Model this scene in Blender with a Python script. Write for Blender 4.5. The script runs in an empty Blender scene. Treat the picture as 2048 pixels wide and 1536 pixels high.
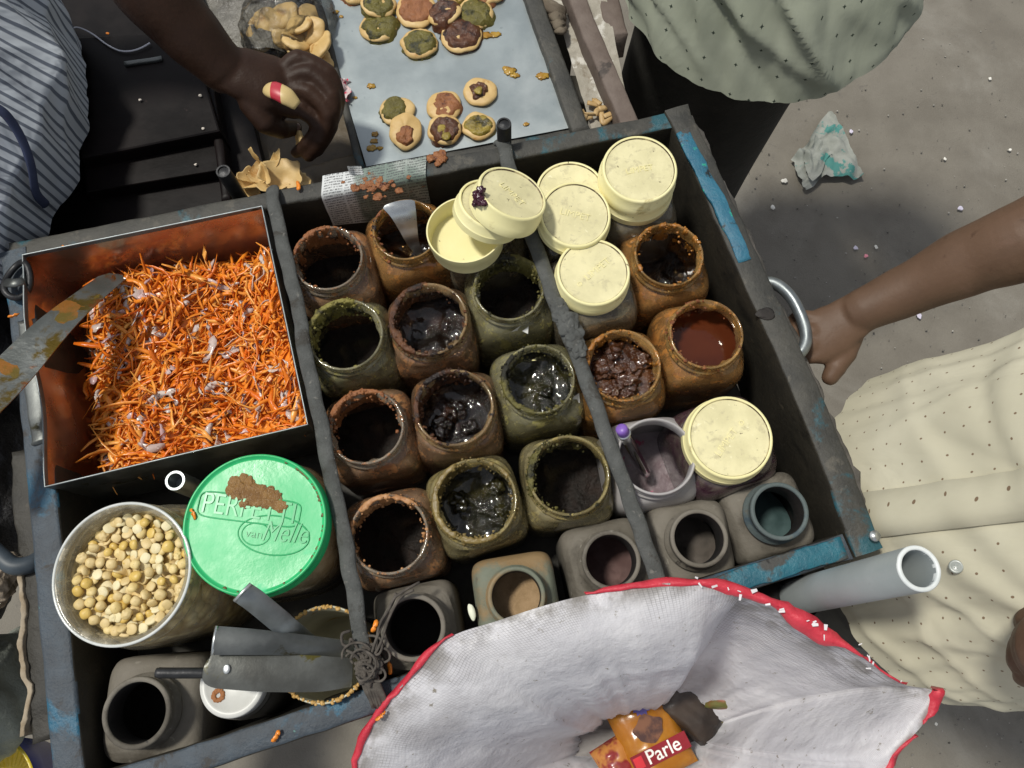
import bpy, math, random
import numpy as np
from mathutils import Vector, Matrix, noise

# ------------------------------------------------------------------ camera
F, NX, NY = 1560.0, 0.0, 470.0            # focal length and nadir offset, in pixels of the 2048 px photograph
CAM = Vector((0.0, 0.0, 1.70))
_d = Vector((NX, -NY, -F)).normalized()
_up = -_d
_y = (Vector((0, 1, 0)) - _up * _up.y).normalized()
_x = _y.cross(_up)
ROT = Matrix((_x, _y, _up))
sc = bpy.context.scene
COL = sc.collection
cd = bpy.data.cameras.new("camera")
cam = bpy.data.objects.new("camera", cd)
COL.objects.link(cam)
cd.sensor_width = 36.0
cd.lens = F / 2048 * 36.0
cd.clip_start, cd.clip_end = 0.02, 200.0
cam.matrix_world = Matrix.Translation(CAM) @ ROT.to_4x4()
sc.camera = cam

# ------------------------------------------------------------------ light
SUN_DIR = Vector((0.39, -0.15, -1.0)).normalized()      # the way the light travels
elev = math.asin(-SUN_DIR.z)
azim = math.atan2(-SUN_DIR.x, -SUN_DIR.y)
w = bpy.data.worlds.new("World")
sc.world = w
w.use_nodes = True
wn = w.node_tree
bg = wn.nodes["Background"]
sky = wn.nodes.new("ShaderNodeTexSky")
sky.sky_type = 'NISHITA'
sky.sun_disc = False
sky.sun_elevation = elev
sky.sun_rotation = azim
hs = wn.nodes.new("ShaderNodeHueSaturation")
hs.inputs["Saturation"].default_value = 0.30
wn.links.new(sky.outputs[0], hs.inputs["Color"])
wn.links.new(hs.outputs[0], bg.inputs[0])
bg.inputs[1].default_value = 0.115
sl = bpy.data.lights.new("sun", 'SUN')
sl.energy = 2.9
sl.angle = math.radians(6.5)
sl.color = (1.0, 0.965, 0.87)
sun = bpy.data.objects.new("sun", sl)
COL.objects.link(sun)
sun.rotation_euler = SUN_DIR.to_track_quat('-Z', 'Y').to_euler()
sun.location = (-1.5, 1.2, 4)
sc.view_settings.view_transform = 'Standard'
sc.view_settings.look = 'None'
sc.view_settings.gamma = 1.0
sc.view_settings.exposure = 0.0
sc.render.engine = 'CYCLES'
sc.cycles.transparent_max_bounces = 16

ZR = 0.90                                  # height of the crate's rim above the road
ZF = ZR - 0.135                            # the crate's floor


def W(px, py, z):
    """The point of height z seen at a pixel of the 2048 x 1536 photograph."""
    r = ROT @ Vector((px - 1024.0, 768.0 - py, -F))
    return CAM + r * ((z - CAM.z) / r.z)


def RM(rpx, px, py, z):
    return (W(px + rpx, py, z) - W(px - rpx, py, z)).length / 2


rnd = random.Random(7)


def nz(v, s=1.0, o=0.0):
    return noise.noise(Vector((v[0] * s + o, v[1] * s - o, v[2] * s + o * .37)))


def fz(v, s=1.0, o=0.0, octs=4):
    return noise.fractal(Vector((v[0] * s + o, v[1] * s - o, v[2] * s + o * .37)), 0.9, 2.1, octs)


# ------------------------------------------------------------------ materials
MATS = {}


class Mt:
    def __init__(s, name):
        s.m = bpy.data.materials.new(name)
        s.m.use_nodes = True
        s.t = s.m.node_tree
        s.b = s.t.nodes["Principled BSDF"]
        s.o = s.t.nodes["Material Output"]
        s.tc = s.t.nodes.new("ShaderNodeTexCoord")
        oi = s.t.nodes.new("ShaderNodeObjectInfo")
        cx = s.t.nodes.new("ShaderNodeCombineXYZ")
        for k, f in enumerate((13.0, 7.0, 5.0)):          # every object gets its own piece of the pattern
            m_ = s.t.nodes.new("ShaderNodeMath")
            m_.operation = 'MULTIPLY'
            m_.inputs[1].default_value = f
            s.t.links.new(oi.outputs["Random"], m_.inputs[0])
            s.t.links.new(m_.outputs[0], cx.inputs[k])
        va = s.t.nodes.new("ShaderNodeVectorMath")
        s.t.links.new(s.tc.outputs["Object"], va.inputs[0])
        s.t.links.new(cx.outputs[0], va.inputs[1])
        s.vec = va.outputs[0]

    def n(s, typ, **kw):
        x = s.t.nodes.new(typ)
        for k, v in kw.items():
            setattr(x, k, v)
        return x

    def link(s, a, b):
        s.t.links.new(a, b)

    def noise(s, scale, detail=5, rough=.6, coord='Object', dist=0.0, stretch=None, ridged=False):
        x = s.n("ShaderNodeTexNoise")
        if ridged:
            x.noise_type = 'RIDGED_MULTIFRACTAL'
        x.inputs["Scale"].default_value = scale
        x.inputs["Detail"].default_value = detail
        x.inputs["Roughness"].default_value = rough
        x.inputs["Distortion"].default_value = dist
        src = s.vec if coord == 'Object' else s.tc.outputs[coord]
        if stretch:
            mp = s.n("ShaderNodeMapping")
            mp.inputs["Scale"].default_value = stretch
            if len(stretch) > 3:
                pass
            s.link(src, mp.inputs[0])
            src = mp.outputs[0]
        s.link(src, x.inputs["Vector"])
        return x.outputs["Fac"]

    def ramp(s, fac, lo, hi, a=0.0, b=1.0):
        x = s.n("ShaderNodeMapRange")
        x.interpolation_type = 'SMOOTHSTEP'
        x.inputs[1].default_value = lo
        x.inputs[2].default_value = hi
        x.inputs[3].default_value = a
        x.inputs[4].default_value = b
        s.link(fac, x.inputs[0])
        return x.outputs[0]

    def mix(s, fac, a, b):
        x = s.n("ShaderNodeMix", data_type='RGBA')
        if isinstance(fac, float):
            x.inputs[0].default_value = fac
        else:
            s.link(fac, x.inputs[0])
        for i, c in ((6, a), (7, b)):
            if isinstance(c, tuple):
                x.inputs[i].default_value = (*c, 1)
            else:
                s.link(c, x.inputs[i])
        return x.outputs[2]

    def math(s, op, a, b=0.0, c=0.0):
        x = s.n("ShaderNodeMath", operation=op)
        for i, v in enumerate((a, b, c)):
            if isinstance(v, (int, float)):
                x.inputs[i].default_value = v
            else:
                s.link(v, x.inputs[i])
        return x.outputs[0]

    def set(s, **kw):
        for k, v in kw.items():
            k = k.replace('_', ' ')
            i = s.b.inputs[k]
            if isinstance(v, tuple):
                i.default_value = (*v, 1) if len(v) == 3 else v
            elif isinstance(v, (int, float)):
                i.default_value = v
            else:
                s.link(v, i)

    def bump(s, h, strength, dist=.002, prev=None):
        x = s.n("ShaderNodeBump")
        x.inputs["Strength"].default_value = strength
        x.inputs["Distance"].default_value = dist
        s.link(h, x.inputs["Height"])
        if prev is not None:
            s.link(prev, x.inputs["Normal"])
        s.link(x.outputs[0], s.b.inputs["Normal"])
        return x.outputs[0]


def mat(name, c1, c2=None, scale=30, detail=6, lo=.35, hi=.65, rough=.6, rough2=None, bump=0.0, bscale=120,
        metal=0.0, spec=.5, coat=0.0, layers=(), coord='Object', stretch=None, sss=0.0, trans=0.0, bdist=.002):
    """layers: (colour, scale, lo, hi[, roughness]) patches laid over the two-colour noise."""
    if name in MATS:
        return MATS[name]
    s = Mt(name)
    c2 = c2 or tuple(min(1, x * 1.25) for x in c1)
    f = s.ramp(s.noise(scale, detail, coord=coord, stretch=stretch), lo, hi)
    col = s.mix(f, c1, c2)
    r = rough
    if rough2 is not None:
        r = s.ramp(f, 0, 1, rough, rough2)
    for k, L in enumerate(layers):
        nzs = s.noise(L[1], 7, .65, coord=coord, dist=.4)
        mk = s.ramp(nzs, L[2], L[3])
        col = s.mix(mk, col, L[0])
        if len(L) > 4:
            base = r
            x = s.n("ShaderNodeMix", data_type='FLOAT')
            s.link(mk, x.inputs[0])
            if isinstance(base, float):
                x.inputs[2].default_value = base
            else:
                s.link(base, x.inputs[2])
            x.inputs[3].default_value = L[4]
            r = x.outputs[0]
    s.set(Base_Color=col, Roughness=r, Metallic=metal, Coat_Weight=coat)
    s.b.inputs["Specular IOR Level"].default_value = spec
    if sss:
        s.set(Subsurface_Weight=sss)
        s.b.inputs["Subsurface Radius"].default_value = (.01, .004, .002)
    if trans:
        s.set(Transmission_Weight=trans)
    if bump:
        s.bump(s.noise(bscale, 6, .65, coord=coord, stretch=stretch), bump, bdist)
    MATS[name] = s.m
    return s.m


def glass(name, tint, stain, lo=.45, hi=.6, scale=22, rough=.12, clear=.55, stain2=None, gloss=1.0, haze=(.50, .45, .34), hz=.20, refr=False):
    """Smeared clear plastic: see-through where clean, an opaque film of residue in patches, glossy all over."""
    if name in MATS:
        return MATS[name]
    s = Mt(name)
    f = s.ramp(s.noise(scale, 8, .68, dist=.6), lo, hi)
    g = s.ramp(s.noise(scale * 4.5, 6, .7), .52, .64)
    f2 = s.math('MAXIMUM', f, s.math('MULTIPLY', g, .75))
    film = s.mix(s.ramp(s.noise(70, 5), .35, .7), stain, stain2 or tuple(x * .45 for x in stain))
    s.set(Base_Color=film, Roughness=s.ramp(s.noise(45, 4), .3, .7, rough, rough + .18))
    s.b.inputs["Specular IOR Level"].default_value = .5
    s.bump(s.noise(120, 5, .6), .16, .002)
    tr = s.n("ShaderNodeBsdfTransparent")
    tr.inputs[0].default_value = (*tint, 1)
    if refr:
        tb = tr
        tg = s.n("ShaderNodeBsdfGlass")
        tg.inputs["Color"].default_value = (*tint, 1)
        tg.inputs["Roughness"].default_value = .03
        tg.inputs["IOR"].default_value = 1.46
        tr = s.n("ShaderNodeMixShader")
        tr.inputs[0].default_value = .7
        s.link(tb.outputs[0], tr.inputs[1])
        s.link(tg.outputs[0], tr.inputs[2])
    mx = s.n("ShaderNodeMixShader")
    s.link(s.ramp(f2, 0, 1, 1 - clear, 1.0), mx.inputs[0])
    hd = s.n("ShaderNodeBsdfDiffuse")
    hd.inputs[0].default_value = (*haze, 1)
    hm = s.n("ShaderNodeMixShader")
    s.link(s.ramp(s.noise(38, 6, .65), .35, .7, hz * .55, hz * 1.6), hm.inputs[0])
    s.link(tr.outputs[0], hm.inputs[1])
    s.link(hd.outputs[0], hm.inputs[2])
    s.link(hm.outputs[0], mx.inputs[1])
    tlc = s.n("ShaderNodeBsdfTranslucent")
    s.link(film, tlc.inputs[0])
    mt = s.n("ShaderNodeMixShader")
    mt.inputs[0].default_value = .15
    s.link(s.b.outputs[0], mt.inputs[1])
    s.link(tlc.outputs[0], mt.inputs[2])
    s.link(mt.outputs[0], mx.inputs[2])
    gl = s.n("ShaderNodeBsdfGlossy")
    gl.inputs["Roughness"].default_value = .09
    lw = s.n("ShaderNodeFresnel")
    lw.inputs[0].default_value = 1.5
    m2 = s.n("ShaderNodeMixShader")
    s.link(s.math('MULTIPLY', lw.outputs[0], gloss), m2.inputs[0])
    s.link(mx.outputs[0], m2.inputs[1])
    s.link(gl.outputs[0], m2.inputs[2])
    s.link(m2.outputs[0], s.o.inputs[0])
    MATS[name] = s.m
    return s.m


# ------------------------------------------------------------------ mesh helpers
class MB:
    def __init__(s):
        s.v, s.f, s.mi, s.uv = [], [], [], {}

    def add(s, vs, fs, mi=0):
        o = len(s.v)
        s.v += [Vector(p) for p in vs]
        for f in fs:
            s.f.append(tuple(i + o for i in f))
            s.mi.append(mi)
        return o

    def loft(s, rings, closed=True, cap0=False, cap1=False, mi=0, mis=None):
        n = len(rings[0])
        vs = [p for r in rings for p in r]
        fs, ms = [], []
        for i in range(len(rings) - 1):
            for j in range(n if closed else n - 1):
                a, b = i * n + j, i * n + (j + 1) % n
                fs.append((a, b, b + n, a + n))
                ms.append(mis[i] if mis else mi)
        o = s.add(vs, fs)
        s.mi[-len(fs):] = ms
        if cap0:
            s.f.append(tuple(o + j for j in reversed(range(n))))
            s.mi.append(ms[0])
        if cap1:
            s.f.append(tuple(o + (len(rings) - 1) * n + j for j in range(n)))
            s.mi.append(ms[-1])
        return o

    def grid(s, rows, u0=0, u1=1, v0=0, v1=1, mi=0):
        nr, nc = len(rows), len(rows[0])
        o = s.loft(rows, closed=False, mi=mi)
        for i in range(nr):
            for j in range(nc):
                s.uv[o + i * nc + j] = (u0 + (u1 - u0) * j / (nc - 1), v0 + (v1 - v0) * i / (nr - 1))
        return o

    def tube(s, pts, rad, n=10, cap=True, flat=1.0, up=None, mi=0):
        pts = [Vector(p) for p in pts]
        if not isinstance(rad, (list, tuple)):
            rad = [rad] * len(pts)
        rings = []
        u = None
        for i, p in enumerate(pts):
            d = (pts[min(i + 1, len(pts) - 1)] - pts[max(i - 1, 0)]).normalized()
            if u is None:
                u = Vector(up) if up else (Vector((0, 0, 1)) if abs(d.z) < .9 else Vector((0, 1, 0)))
            u = (u - d * u.dot(d)).normalized()
            v = d.cross(u)
            rings.append([p + (v * math.cos(2 * math.pi * k / n) + u * math.sin(2 * math.pi * k / n) * flat) * rad[i] for k in range(n)])
        return s.loft(rings, True, cap, cap, mi)

    def blob(s, c, r, seed=0, amp=.25, sq=(1, 1, 1), sub=2, mi=0, freq=1.2):
        vs, fs = ICO[sub]
        out = []
        for p in vs:
            k = 1 + amp * nz(p, freq, seed * 3.17)
            out.append(Vector(c) + Vector((p.x * sq[0], p.y * sq[1], p.z * sq[2])) * r * k)
        s.add(out, fs, mi)

    def xf(s, M):
        s.v = [M @ p for p in s.v]
        return s

    def build(s, name, m, parent=None, smooth=True, world=False, auto=None):
        me = bpy.data.meshes.new(name)
        off = Vector((0, 0, 0))
        if parent is not None and world:
            off = parent.location
        me.from_pydata([tuple(p - off) for p in s.v], [], s.f)
        for x in (m if isinstance(m, (list, tuple)) else [m]):
            me.materials.append(x)
        if len(me.materials) > 1:
            me.polygons.foreach_set("material_index", s.mi)
        if smooth:
            me.polygons.foreach_set("use_smooth", [True] * len(me.polygons))
            if auto:
                me.set_sharp_from_angle(angle=math.radians(auto))
        if s.uv:
            l = me.uv_layers.new(name="UVMap")
            for lp in me.loops:
                l.data[lp.index].uv = s.uv.get(lp.vertex_index, (0, 0))
        me.update()
        o = bpy.data.objects.new(name, me)
        COL.objects.link(o)
        if parent is not None:
            o.parent = parent
        return o


def _ico(sub):
    t = (1 + 5 ** .5) / 2
    v = [Vector(p).normalized() for p in ((-1, t, 0), (1, t, 0), (-1, -t, 0), (1, -t, 0), (0, -1, t), (0, 1, t), (0, -1, -t), (0, 1, -t), (t, 0, -1), (t, 0, 1), (-t, 0, -1), (-t, 0, 1))]
    f = [(0, 11, 5), (0, 5, 1), (0, 1, 7), (0, 7, 10), (0, 10, 11), (1, 5, 9), (5, 11, 4), (11, 10, 2), (10, 7, 6), (7, 1, 8), (3, 9, 4), (3, 4, 2), (3, 2, 6), (3, 6, 8), (3, 8, 9), (4, 9, 5), (2, 4, 11), (6, 2, 10), (8, 6, 7), (9, 8, 1)]
    for _ in range(sub):
        c, nf = {}, []

        def mid(a, b):
            k = (min(a, b), max(a, b))
            if k not in c:
                c[k] = len(v)
                v.append(((v[a] + v[b]) / 2).normalized())
            return c[k]
        for a, b, d in f:
            x, y, q = mid(a, b), mid(b, d), mid(d, a)
            nf += [(a, x, q), (b, y, x), (d, q, y), (x, y, q)]
        f = nf
    return v, f


ICO = [_ico(k) for k in range(5)]


def tag(o, label, cat, group=None, kind=None):
    o["label"] = label
    o["category"] = cat
    if group:
        o["group"] = group
    if kind:
        o["kind"] = kind
    return o


def thing(name, label, cat, loc=(0, 0, 0), rot=None, group=None):
    o = bpy.data.objects.new(name, None)
    COL.objects.link(o)
    o.empty_display_size = .02
    o.location = loc
    if rot is not None:
        o.rotation_mode = 'QUATERNION'
        o.rotation_quaternion = rot
    return tag(o, label, cat, group)


def solo(mb, name, m, label, cat, group=None, kind=None, loc=None, smooth=True, auto=None):
    """A thing that is one mesh, its origin at its own base."""
    if loc is None:
        c = sum(mb.v, Vector()) / len(mb.v)
        loc = Vector((c.x, c.y, min(p.z for p in mb.v)))
    mb.v = [p - loc for p in mb.v]
    o = mb.build(name, m, None, smooth, auto=auto)
    o.location = loc
    if kind == 'structure':
        o["kind"] = kind
        return o
    return tag(o, label, cat, group, kind)


def duptree(o, parent=None):
    c = o.copy()
    COL.objects.link(c)
    if parent is not None:
        c.parent = parent
    for ch in o.children:
        duptree(ch, c)
    return c


def sring(r, z, e=2.0, n=56, rot=0.0, cx=0.0, cy=0.0):
    out = []
    for k in range(n):
        t = 2 * math.pi * k / n
        c, s_ = math.cos(t), math.sin(t)
        x = math.copysign(abs(c) ** (2 / e), c) * r
        y = math.copysign(abs(s_) ** (2 / e), s_) * r
        out.append(Vector((x * math.cos(rot) - y * math.sin(rot) + cx, x * math.sin(rot) + y * math.cos(rot) + cy, z)))
    return out


def plank(mb, pts, wid, hgt, seed=0, jit=.0012, seg=40, bev=.0035):
    """A sawn board whose top centre line runs through pts; rough edges."""
    pts = [Vector(p) for p in pts]
    L = [0]
    for a, b in zip(pts, pts[1:]):
        L.append(L[-1] + (b - a).length)
    rings = []
    for i in range(seg + 1):
        d = L[-1] * i / seg
        k = max(j for j in range(len(pts) - 1) if L[j] <= d + 1e-9)
        p = pts[k].lerp(pts[k + 1], (d - L[k]) / (L[k + 1] - L[k]))
        t = (pts[k + 1] - pts[k]).normalized()
        sd = Vector((t.y, -t.x, 0)).normalized()
        h = wid / 2
        e = bev * (.2 if i in (0, seg) else 1)
        cs = [(-h, -hgt), (-h, -hgt / 2), (-h, -e), (-h + e * .3, -e * .3), (-h + e, 0), (0, 0), (h - e, 0), (h - e * .3, -e * .3), (h, -e), (h, -hgt / 2), (h, -hgt)]
        r = []
        for a, z in cs:
            q = p + sd * a + Vector((0, 0, z))
            r.append(q + Vector((fz(q, 38, seed), fz(q, 38, seed + 9), fz(q, 30, seed + 4))) * jit)
        rings.append(r)
    mb.loft(rings, True, True, True)
    return mb


def spl(pts, n=8):
    """Catmull-Rom through the points."""
    pts = [Vector(p) for p in pts]
    P = [pts[0] * 2 - pts[1]] + pts + [pts[-1] * 2 - pts[-2]]
    out = []
    for i in range(1, len(P) - 2):
        a, b, c, d = P[i - 1:i + 3]
        for k in range(n):
            t = k / n
            out.append(.5 * ((2 * b) + (c - a) * t + (2 * a - 5 * b + 4 * c - d) * t * t + (3 * b - a - 3 * c + d) * t ** 3))
    out.append(pts[-1])
    return out


def text(parent, name, body, size, m, M, ext=.0004, bold=0.0, shear=0.0):
    cu = bpy.data.curves.new(name, 'FONT')
    cu.body = body
    cu.size = size
    cu.extrude = ext
    cu.shear = shear
    cu.offset = bold
    cu.align_x = 'CENTER'
    cu.align_y = 'CENTER'
    cu.materials.append(m)
    tmp = bpy.data.objects.new("tmp_lettering", cu)
    COL.objects.link(tmp)
    dg = bpy.context.evaluated_depsgraph_get()
    me = bpy.data.meshes.new_from_object(tmp.evaluated_get(dg))
    bpy.data.objects.remove(tmp)
    if not me.materials:
        me.materials.append(m)
    o = bpy.data.objects.new(name, me)
    COL.objects.link(o)
    o.parent = parent
    o.matrix_local = M
    return o


def tilt_quat(axis, spin=0.0):
    """Rotation that takes local z to the given axis, spun about it so that local x starts from world x."""
    a = Vector(axis).normalized()
    x = Vector((1, 0, 0))
    x = (x - a * x.dot(a)).normalized()
    y = a.cross(x)
    M = Matrix((x, y, a)).transposed()
    return (M @ Matrix.Rotation(spin, 3, 'Z')).to_quaternion()


TROT = math.radians(12)                    # how the crate is turned on the road
# ------------------------------------------------------------------ colours and stuffs
def island(name, c1, c2, c3, rough, spec=.5, transl=0.0):
    """Each loose piece gets its own shade between three colours."""
    s = Mt(name)
    g_ = s.n("ShaderNodeNewGeometry")
    rp_ = g_.outputs["Random Per Island"]
    c = s.mix(s.ramp(rp_, 0, .5), c1, c2)
    c = s.mix(s.ramp(rp_, .55, 1.0), c, c3)
    c = s.mix(s.ramp(s.noise(160, 3), .4, .7, 0, .25), c, c1)
    s.set(Base_Color=c, Roughness=rough)
    s.b.inputs["Specular IOR Level"].default_value = spec
    s.bump(s.noise(320, 4), .3, .001)
    if transl:
        t_ = s.n("ShaderNodeBsdfTranslucent")
        s.link(c, t_.inputs[0])
        m_ = s.n("ShaderNodeMixShader")
        m_.inputs[0].default_value = transl
        s.link(s.b.outputs[0], m_.inputs[1])
        s.link(t_.outputs[0], m_.inputs[2])
        s.link(m_.outputs[0], s.o.inputs[0])
    return s.m


ASPH = mat("asphalt", (.155, .139, .114), (.200, .182, .151), 7, 8, .3, .7, .9, bump=.45, bscale=300, bdist=.004,
           layers=(((.14, .128, .11), 46, .60, .72), ((.25, .233, .20), 3, .52, .75), ((.29, .275, .25), 190, .68, .76), ((.07, .06, .055), 75, .71, .75)))
WOODP = mat("worn_painted_wood", (.030, .030, .027), (.062, .059, .050), 26, 8, .3, .7, .62, bump=.6, bscale=190,
            layers=(((.018, .085, .11), 9, .55, .62, .45), ((.085, .078, .064), 42, .58, .68), ((.012, .011, .010), 18, .60, .70)))
WOODB = mat("blue_chipped_paint", (.038, .048, .060), (.052, .070, .09), 40, 8, .35, .65, .55, bump=.7, bscale=210,
            layers=(((.016, .10, .17), 14, .54, .62, .4), ((.045, .042, .040), 30, .56, .64, .7), ((.10, .25, .22), 70, .68, .73), ((.015, .014, .013), 24, .62, .70)))
TEAL = mat("teal_chipped_paint", (.012, .095, .14), (.015, .13, .18), 40, 8, .35, .65, .42, bump=.7, bscale=190,
           layers=(((.055, .055, .052), 24, .52, .60, .7), ((.03, .30, .22), 60, .66, .70), ((.015, .014, .013), 34, .62, .70)))
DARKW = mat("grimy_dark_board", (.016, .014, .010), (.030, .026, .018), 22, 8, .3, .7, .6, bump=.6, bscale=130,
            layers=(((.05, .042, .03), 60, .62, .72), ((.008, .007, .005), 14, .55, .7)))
BLACKL = mat("black_lacquer", (.004, .003, .003), (.009, .006, .006), 12, 6, .3, .7, .34, .5, bump=.12, bscale=60,
             layers=(((.035, .022, .022), 55, .68, .73),), spec=.14)
BROWNW = mat("brown_oiled_board", (.050, .035, .018), (.095, .067, .032), 14, 8, .3, .7, .5, bump=.5, bscale=90,
             layers=(((.03, .02, .01), 30, .55, .68), ((.16, .10, .03), 60, .66, .72)))
PINKW = mat("bare_brown_batten", (.115, .085, .070), (.16, .125, .105), 30, 8, .3, .7, .7, bump=.5, bscale=160, layers=(((.05, .04, .035), 22, .58, .7),))
PLAST = mat("flour_crusted_board", (.30, .275, .225), (.44, .41, .35), 24, 8, .3, .7, .85, bump=.8, bscale=70, bdist=.004,
            layers=(((.14, .10, .055), 16, .58, .70), ((.60, .58, .53), 38, .58, .66), ((.06, .05, .04), 90, .68, .73)))
STEEL = mat("scratched_sheet_steel", (.31, .355, .365), (.37, .415, .425), 10, 5, .3, .7, .32, .42, bump=.05, bscale=260, metal=.55,
            layers=(((.20, .24, .25), 90, .66, .72), ((.42, .46, .465), 5, .5, .7)))
STEELB = mat("bright_steel", (.50, .52, .52), (.62, .64, .64), 30, 5, .3, .7, .25, .4, metal=.9, bump=.05)
STEELD = mat("tarnished_steel", (.10, .105, .10), (.17, .18, .178), 24, 6, .3, .7, .38, .55, metal=.75, bump=.15,
             layers=(((.05, .045, .025), 34, .60, .68, .6),))
STEELS = mat("sauce_smeared_steel", (.13, .14, .13), (.19, .20, .195), 24, 6, .3, .7, .35, .5, metal=.6, bump=.3, bdist=.003,
             layers=(((.15, .10, .014), 24, .49, .60, .2), ((.24, .08, .014), 44, .57, .66, .25)))
IRON = mat("black_iron", (.025, .026, .028), (.05, .05, .052), 60, 6, .3, .7, .45, metal=.6, bump=.3)
ALU = mat("dull_aluminium", (.20, .22, .228), (.27, .295, .30), 60, 6, .3, .7, .34, .5, metal=.75, bump=.12)
CREAM = mat("cream_lid_plastic", (.80, .74, .38), (.86, .80, .46), 12, 5, .3, .7, .38, .5, bump=.10, bscale=120, sss=.0,
            layers=(((.52, .44, .20), 24, .60, .72), ((.10, .07, .03), 95, .67, .71)))
CREAM2 = mat("cream_lid_scuffed_top", (.62, .57, .33), (.76, .70, .42), 30, 7, .3, .7, .5, .6, bump=.2, bscale=220,
             layers=(((.53, .48, .29), 85, .52, .68), ((.10, .07, .03), 110, .66, .69), ((.40, .27, .06), 17, .64, .74), ((.16, .10, .04), 30, .71, .74), ((.80, .75, .50), 140, .64, .68)))
GRIME = mat("lid_grime", (.07, .045, .02), (.45, .38, .20), 60, 5, .46, .60, .6, bump=.5)
GREENL = mat("green_lid_plastic", (.020, .43, .135), (.032, .50, .175), 12, 5, .3, .7, .22, .42, bump=.12, bscale=90,
             layers=(((.02, .28, .09), 80, .67, .72), ((.08, .60, .27), 26, .60, .72, .5)))
WEB = mat("grey_rubber_webbing", (.062, .065, .062), (.10, .104, .10), 50, 6, .3, .7, .85, bump=.8, bscale=420,
          layers=(((.045, .042, .036), 30, .54, .66), ((.17, .165, .15), 120, .60, .7), ((.20, .085, .03), 26, .70, .74)))
ROPE = mat("frayed_grey_rope", (.060, .052, .044), (.115, .10, .085), 90, 5, .3, .7, .95, bump=.6, bscale=300)
PVC = mat("grey_pvc_pipe", (.30, .335, .34), (.36, .395, .40), 14, 6, .3, .7, .42, .5, bump=.1, bscale=200,
          layers=(((.20, .22, .22), 40, .62, .72), ((.06, .05, .045), 150, .70, .73)))
PVCW = mat("pale_pipe_end", (.62, .66, .66), (.72, .75, .75), 60, 5, rough=.5, layers=(((.05, .04, .03), 45, .66, .70),))
BOTT = mat("dusty_grey_plastic", (.130, .116, .093), (.185, .167, .138), 16, 7, .3, .7, .75, bump=.35, bscale=240,
           layers=(((.075, .065, .05), 12, .50, .66), ((.25, .23, .195), 55, .62, .7), ((.04, .035, .03), 60, .64, .70)))
BOTG = mat("dusty_green_plastic", (.135, .150, .112), (.175, .192, .145), 16, 7, .3, .7, .7, bump=.35, bscale=240,
           layers=(((.26, .175, .085), 11, .47, .60), ((.11, .10, .07), 60, .62, .7)))
BOTB = mat("dusty_blue_necked_plastic", (.075, .098, .098), (.105, .13, .13), 16, 7, .3, .7, .7, bump=.35, bscale=240,
           layers=(((.12, .085, .05), 30, .60, .7), ((.05, .075, .09), 20, .52, .66)))
BLK = mat("shade_black_inside", (.012, .010, .009), (.02, .016, .014), 60, 4, rough=.7, bump=.4)  # near-black puts the shade inside bottles and holes into the colour
POWD = mat("brown_spice_powder", (.30, .20, .105), (.37, .25, .14), 90, 8, rough=.95, bump=.6, bscale=500)
SKIND = mat("dark_brown_skin", (.026, .012, .007), (.040, .019, .011), 18, 6, .3, .7, .5, bump=.4, bscale=180, bdist=.0015, spec=.22)
SKINM = mat("brown_skin", (.098, .056, .034), (.128, .074, .046), 14, 6, .3, .7, .55, bump=.25, bscale=260, bdist=.0015,
            layers=(((.15, .085, .058), 12, .60, .75), ((.075, .040, .024), 40, .60, .72)), spec=.35)
NAIL = mat("finger_nail", (.16, .10, .08), rough=.3)
BLACKC = mat("black_trouser_cloth", (.013, .012, .009), (.020, .018, .014), 20, 6, rough=.9, bump=.5, bscale=60, bdist=.004)
PURI = mat("fried_puri", (.56, .37, .14), (.66, .47, .21), 40, 6, .3, .7, .5, bump=.35, bscale=110,
           layers=(((.45, .23, .06), 36, .56, .70),))
TOPG = mat("green_chutney", (.100, .085, .012), (.16, .135, .022), 70, 6, .3, .7, .28, bump=.9, bscale=220, bdist=.003, layers=(((.03, .03, .008), 60, .52, .62),))
TOPR = mat("red_chutney", (.24, .085, .028), (.33, .13, .045), 70, 6, .3, .7, .38, bump=.9, bscale=220, bdist=.003, layers=(((.12, .035, .015), 80, .56, .66),))
TOPB = mat("tamarind_chutney", (.055, .018, .009), (.12, .042, .014), 60, 6, .3, .7, .16, bump=.9, bscale=160, bdist=.003, layers=(((.025, .009, .006), 50, .50, .62),))
TOPY = mat("ginger_chutney", (.22, .16, .02), (.34, .25, .04), 60, 6, .3, .7, .22, bump=.8, bscale=160, bdist=.003, layers=(((.05, .04, .01), 50, .50, .62),))
CARR = island("grated_carrot", (.76, .165, .011), (.90, .29, .026), (.95, .46, .10), .28, .5, .12)
ONION = island("sliced_onion", (.70, .56, .52), (.80, .72, .66), (.72, .48, .50), .18, .6, .25)
CARRD = mat("carrot_bed", (.30, .07, .008), (.48, .12, .015), 60, 6, .3, .7, .6, bump=1.0, bscale=160, bdist=.006)
RED = mat("red_plastic_hem", (.50, .026, .048), (.62, .045, .07), 30, 6, .3, .7, .42, bump=.6, bscale=120, bdist=.003,
          layers=(((.60, .50, .50), 32, .685, .71),))

# ------------------------------------------------------------------ the road
g = MB()
N = 60
rows = []
for i in range(N + 1):
    y = -6 + 12 * i / N
    rows.append([Vector((-6 + 12 * j / N, y, .006 * nz((-6 + 12 * j / N, y, 0), 1.4))) for j in range(N + 1)])
g.grid(rows)
far = MB()
o = solo(g, "road", ASPH, None, None, kind='structure', loc=Vector((0, 0, 0)))
far.add([(-60, -60, -.02), (60, -60, -.02), (60, 60, -.02), (-60, 60, -.02)], [(0, 1, 2, 3)])
solo(far, "ground", ASPH, None, None, kind='structure', loc=Vector((0, 0, 0)), smooth=False)

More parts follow.
